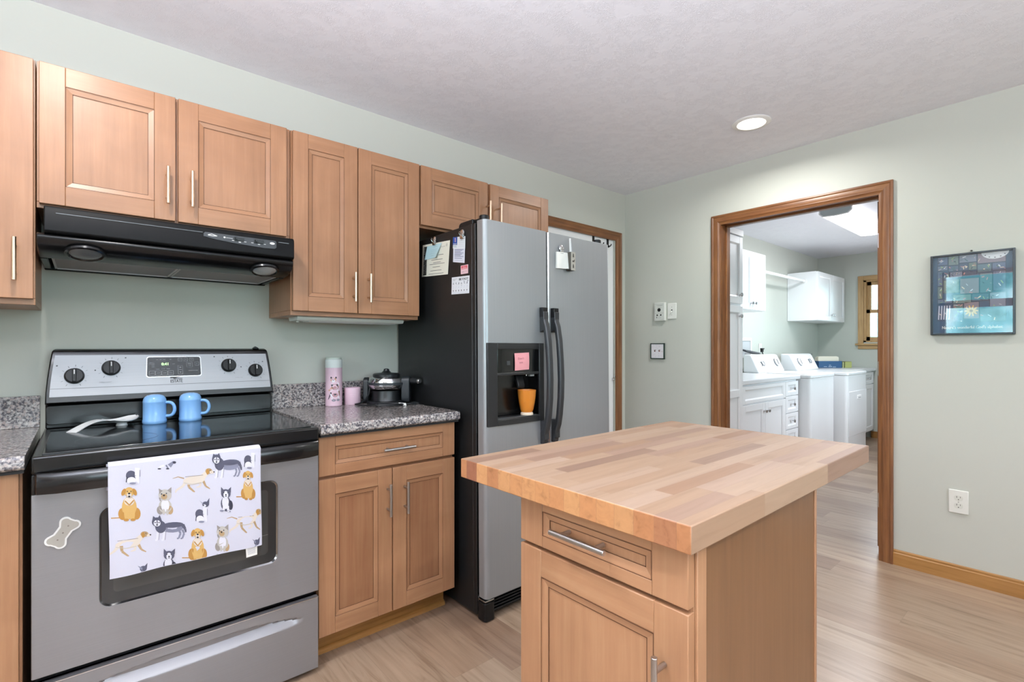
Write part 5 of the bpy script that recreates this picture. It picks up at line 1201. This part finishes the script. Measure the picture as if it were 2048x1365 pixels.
m = MB(GRY); m.box((.67, -.58, 0), (1.556, -.56, .1)); m.build('toe_kick', t)
wdoor(P, .673, 1.553, .722, .868, t, 'drawer', st=.05, rl=.03); wdoor(P, .673, 1.110, .115, .712, t, ku=1.082, kz=.64); wdoor(P, 1.114, 1.553, .115, .712, t, ku=1.142, kz=.64)
t = thing('drawer_cabinet', 'narrow white stack of laundry drawers beside the washer', 'cabinet', (1.705, -.32, 0), LG)
wbox(t, (1.557, -.64, .1), (1.862, -.002, .878)); m = MB(GRY); m.box((1.557, -.58, 0), (1.862, -.56, .1)); m.build('toe_kick', t)
for z0, z1 in ((.735, .868), (.575, .728), (.42, .568), (.265, .413), (.115, .258)): wdoor(P, 1.56, 1.859, z0, z1, t, 'drawer', 1.71, (z0 + z1) / 2, st=.05, rl=.034)
m = MB(flat('#dfe1e4', .22)); m.prism([(0, .88), (-.66, .88), (-.668, .888), (-.668, .914), (-.66, .921), (0, .921)], 'x', .669, 1.892); m.build('laundry_countertop', label='white laundry countertop left of the washer', cat='countertop')
def machine(name, label, x0, x1, yf, yb, cat):
    t = thing(name, label, cat, ((x0 + x1) / 2, (yf + yb) / 2, 0), 'white laundry machines')
    m = MB(WHITE_APP); m.prism(rrect(x0, yf, x1, yb, .035, 6), 'z', .012, .888); m.build('body', t, .004)
    m = MB(WHITE_APP); m.prism(rrect(x0 - .003, yf - .006, x1 + .003, yb, .035, 6), 'z', .890, .921); top = m.build('top', t, .006, seg=3)
    m = MB(WHITE_APP); yb2 = yf + .50; pts = [(yb, .921), (yf + .485, .921), (yf + .487, .935), (yf + .565, 1.10), (yf + .585, 1.112), (yb, 1.112)]
    m.prism(pts, 'x', x0 + .008, x1 - .008); con = m.build('console', t, .012, seg=3)
    n = Vector((0, -.165, .078)).normalized(); n = Vector((0, -.90, .43)).normalized()
    def on(u, k): return Vector((x0 + (x1 - x0) * u, yf + .487 + .078 * k, .935 + .165 * k)) + n * .002
    return t, top, con, n, on
t, top, con, n, on = machine('washer', 'white top-loading washer beside the laundry drawers', 1.902, 2.59, -.755, -.11, 'washer')
m = MB(WHITE_APP); m.prism(rrect(1.97, -.72, 2.53, -.30, .05, 6), 'z', .921, .928); m.build('lid', t, .003)
silver = flat('#8f9296', .3, .6)
def dial(u, k, r, con):
    c = on(u, k); m = MB(WHITE); m.lathe([(r, 0), (r, .012), (r * .9, .016), (0, .016)], c, 24, n); m.mat(silver); e = Vector((1, 0, 0)); up = n.cross(e)
    ringp = [c + (e * math.cos(2 * PI * i / 24) + up * math.sin(2 * PI * i / 24)) * r * 1.12 + n * .003 for i in range(24)]; m.tube(ringp, .004, 6, True)
    a = c + n * .018; m.tube([a - up * r * .8, a, a + up * r * .8], .005, 6); m.build('dial', con)
def lever_mark(u, k, con, flip=1):
    m = MB(silver); e = Vector((1, 0, 0)); up = -n.cross(e); c = on(u, k) + n * .003
    pts = [c + e * (.05 * math.cos(a) * .6) + up * (.028 * math.sin(a)) for a in [R(-60 + 300 * i / 16) for i in range(17)]]
    m.tube(pts, .004, 6); m.tube([c - e * .05 - up * .02 * flip, c - e * .035 + up * .02, c - e * .06 + up * .03], .004, 6); m.build('dial', con)
lever_mark(.30, .5, con); dial(.80, .52, .04, con)
t, top, con, n, on = machine('dryer', 'white front-loading dryer beyond the washer', 2.72, 3.408, -.838, -.17, 'dryer')
dial(.26, .5, .042, con); lever_mark(.76, .55, con)
P = fy(-.838)
m = MB(WHITE_APP); pbox(m, P, 2.745, 3.385, .235, .715, 0, .006); dd = m.build('door', t, .004)
m = MB(flat('#bfc3c6', .4)); 
for a in ((2.742, 3.388, .7155, .7185), (2.742, 3.388, .2315, .2345)): pbox(m, P, *a, -.002, .001)
m.build('door_seam', t)
m = MB(WHITE); pbox(m, P, 3.03, 3.16, .625, .665, .004, .014); m.mat(flat('#a9adb1', .5)); pbox(m, P, 3.045, 3.145, .632, .645, .0142, .0146); m.build('handle', dd, .002)
t = thing('end_cabinet', 'white base cabinet between the dryer and the far laundry wall', 'cabinet', (3.95, -.33, 0), LG)
wbox(t, (3.43, -.645, .1), (4.44, -.002, .878)); P = fy(-.645)
m = MB(flat('#4c4338', .6)); m.box((3.43, -.585, 0), (4.43, -.565, .1)); m.build('toe_kick', t)
wdoor(P, 3.435, 3.93, .722, .868, t, 'drawer', 3.68, .795, rl=.032); wdoor(P, 3.94, 4.436, .722, .868, t, 'drawer', 4.19, .795, rl=.032); wdoor(P, 3.435, 3.93, .115, .712, t, ku=3.90, kz=.65); wdoor(P, 3.94, 4.436, .115, .712, t, ku=3.97, kz=.65)
m = MB(flat('#dfe1e4', .22)); m.prism([(0, .88), (-.675, .88), (-.685, .888), (-.685, .912), (-.675, .919), (0, .919)], 'x', 3.425, 4.46); m.build('laundry_countertop', label='white laundry countertop at the far end beyond the dryer', cat='countertop')
# blue file box with cream sheets
a = Vector((3.90, -.195, .9195)); e = (Vector((4.13, -.395, .9195)) - a); Lw = e.length; e.normalize(); nn = Vector((-e.y, e.x, 0)) * 1.0; up = Vector((0, 0, 1))
if nn.x < 0: nn = -nn
def bxp(u, d, z): return a + e * u + nn * d + up * z
t = thing('file_box', 'blue open box of cream sheets on the far laundry counter', 'box', tuple(a + e * Lw / 2 + nn * .05))
m = MB(flat('#2f5a86', .5)); dpt = .11; hh = .088; tk = .004
def ob(u0, u1, d0, d1, z0, z1): m.hexa([bxp(u0, d0, z0), bxp(u1, d0, z0), bxp(u1, d1, z0), bxp(u0, d1, z0), bxp(u0, d0, z1), bxp(u1, d0, z1), bxp(u1, d1, z1), bxp(u0, d1, z1)])
ob(0, Lw, 0, tk, 0, hh); ob(0, Lw, dpt - tk, dpt, 0, hh); ob(0, tk, 0, dpt, 0, hh); ob(Lw - tk, Lw, 0, dpt, 0, hh); ob(0, Lw, 0, dpt, 0, tk)
Fb = lambda u, v, l=0: tuple(bxp(u * Lw, -.0003 * l, v * hh)); lt = flat('#c3d3e2', .6)
a_rect(m, Fb, .44, .36, .53, .42, lt); a_line(m, Fb, [(.22, .18), (.36, .18)], .06, lt); a_line(m, Fb, [(.42, .18), (.57, .18)], .08, lt); a_line(m, Fb, [(.6, .14), (.74, .14)], .06, lt)
m.build('tray', t, recalc=False)
m = MB(flat('#ece5d3', .8))
for k, h_ in ((.02, .146), (.04, .150), (.06, .147), (.08, .142)):
    pts = rrect(.006, .006, Lw - .030, h_, .018, 4); n_ = len(pts)
    m.add([bxp(u, k, z) for u, z in pts] + [bxp(u, k + .012, z) for u, z in pts], [tuple(range(n_)), tuple(range(2 * n_ - 1, n_ - 1, -1))] + [(i, (i + 1) % n_, n_ + (i + 1) % n_, n_ + i) for i in range(n_)])
m.build('cream_sheets', t)
t = thing('green_tin', 'small square olive green tin right of the blue box', 'tin', (4.24, -.455, .9195))
a = Vector((4.20, -.41, .9195)); e = Vector((.72, -.69, 0)); nn = Vector((.69, .72, 0)); dpt = .08; 
m = MB(flat('#b0b56c', .5)); ob(0, .085, 0, dpt, 0, .076); m.mat(flat('#4b4f2c', .6)); ob(-.012, -.008, .0, dpt, 0, .078); m.mat(flat('#b9bd86', .5)); ob(-.03, -.012, .0, dpt, 0, .074); m.mat(flat('#8d9250', .5)); ob(.002, .083, .002, dpt - .002, .076, .081); m.build('tin', t, .002)
m = MB(flat('#1d1f1e', .5)); rr_ = random.Random(9); c = Vector((3.86, -.085, .9195 + .135))
pts = []
for i in range(46): q = i * .75; pts.append(c + Vector((.052 * math.sin(q * 1.7), .03 * math.cos(q * 1.1), .045 * math.sin(q + .5 * math.sin(q * .6)))))
m.tube(pts, .0042, 6); m.tube([c + Vector((0, .02, -.03)), c + Vector((.0, .03, -.09)), c + Vector((-.01, .03, -.132))], .004, 6)
m.build('cable_bundle', label='bunched black cable standing behind the blue box', cat='cable')
t = thing('washer_outlet_box', 'white recessed washer hookup box in the laundry wall', 'hookup box', (2.2, 0, 1.07))
m = MB(WHITE); y_ = -.012
for a_ in ((2.02, 1.07, 2.045, 1.295), (2.315, 1.07, 2.345, 1.295), (2.045, 1.262, 2.315, 1.295), (2.045, 1.07, 2.315, 1.09)): m.box((a_[0], y_, a_[1]), (a_[2], -.0005, a_[3]))
m.build('flange', t, .002); m = MB(flat('#b9bcbf', .5)); m.box((2.045, -.003, 1.09), (2.315, -.0006, 1.262)); m.build('recess', t)
m = MB(flat('#3c3e42', .4)); m.tube([(2.09, -.02, 1.16), (2.10, -.05, 1.15), (2.17, -.085, 1.128), (2.28, -.09, 1.122), (2.38, -.075, 1.118)], .011, 8); m.mat(flat('#6c6e72', .3, .6)); m.tube([(2.2, -.02, 1.15), (2.22, -.05, 1.142), (2.32, -.07, 1.13), (2.42, -.06, 1.12)], .010, 8); m.build('washer_hoses', label='dark washer hoses arching behind the washer console', cat='hose')
t = thing('laundry_outlet', 'white laundry outlet with a black plug above the washer', 'outlet', (2.585, 0, 1.115))
m = MB(PLASTIC); m.box((2.545, -.006, 1.115), (2.622, -.0005, 1.232)); m.build('plate', t, .002); m = MB(flat('#d3d6cf', .4)); m.box((2.567, -.0075, 1.185), (2.6, -.006, 1.215)); m.build('socket', t)
m = MB(BLACKM); m.prism([(2.575, 1.165), (2.617, 1.165), (2.622, 1.18), (2.608, 1.13), (2.585, 1.13), (2.572, 1.18)][0:2] + [(2.622, 1.178), (2.57, 1.178)], 'y', -.035, -.007); m.box((2.578, -.03, 1.135), (2.612, -.008, 1.168)); m.tube([(2.597, -.02, 1.135), (2.597, -.03, 1.10), (2.60, -.05, 1.04)], .006, 8); m.build('appliance_plug', label='black plug in the laundry outlet behind the washer', cat='plug')
# wraparound fluorescent light
t = thing('laundry_ceiling_light', 'long white wraparound fluorescent light on the laundry ceiling', 'ceiling light', (2.28, -1.02, H))
EM = emit('fluorescent_diffuser', '#fbfcff', 3.2)
lx0, lx1, ly0, ly1 = 1.70, 2.87, -1.150, -.89
sec = [(ly0, H - .012), (ly0, H - .045), (ly0 + .03, H - .072), ((ly0 + ly1) / 2, H - .078), (ly1 - .03, H - .072), (ly1, H - .045), (ly1, H - .012)]
m = MB(EM); ns = len(sec); m.add([(lx0, a_, b_) for a_, b_ in sec] + [(lx1, a_, b_) for a_, b_ in sec], [(i, i + 1, ns + i + 1, ns + i) for i in range(ns - 1)]); m.build('diffuser', t, recalc=False)
m = MB(WHITE); m.box((lx0, ly0 + .02, H - .014), (lx1, ly1 - .02, H - .0005)); m.build('pan', t)
m = MB(flat('#b4bdbd', .4))
for x_ in (lx0 - .002, lx1): m.prism([(a_ + (.004 if i < 3 else -.004 if i > 3 else 0), b_ + .004) for i, (a_, b_) in enumerate(sec)], 'x', x_, x_ + .002)
m.build('end_plate', t)
m = MB(WHITE)
for x_ in (lx0 - .012, lx1 + .001): 
    o2 = [(a_, b_) for a_, b_ in sec]; cy = (ly0 + ly1) / 2; i2 = [(cy + (a_ - cy) * .93, H - .012 + (b_ - H + .012) * .88) for a_, b_ in sec]
    m.add([(x_, a_, b_) for a_, b_ in o2] + [(x_, a_, b_) for a_, b_ in i2] + [(x_ + .012, a_, b_) for a_, b_ in o2] + [(x_ + .012, a_, b_) for a_, b_ in i2],
          [(i, i + 1, ns + i + 1, ns + i) for i in range(ns - 1)] + [(i, i + 1, 2 * ns + i + 1, 2 * ns + i) for i in range(ns - 1)] + [(ns + i, ns + i + 1, 3 * ns + i + 1, 3 * ns + i) for i in range(ns - 1)])
m.build('end_rim', t)
l = bpy.data.lights.new('fluorescent_tube', 'AREA'); l.shape = 'RECTANGLE'; l.size = 1.1; l.size_y = .2; l.energy = 26; l.color = (.96, .99, 1.04)
o = bpy.data.objects.new('fluorescent_tube', l); COL.objects.link(o); o.location = (0, 0, -.085); o.parent = t
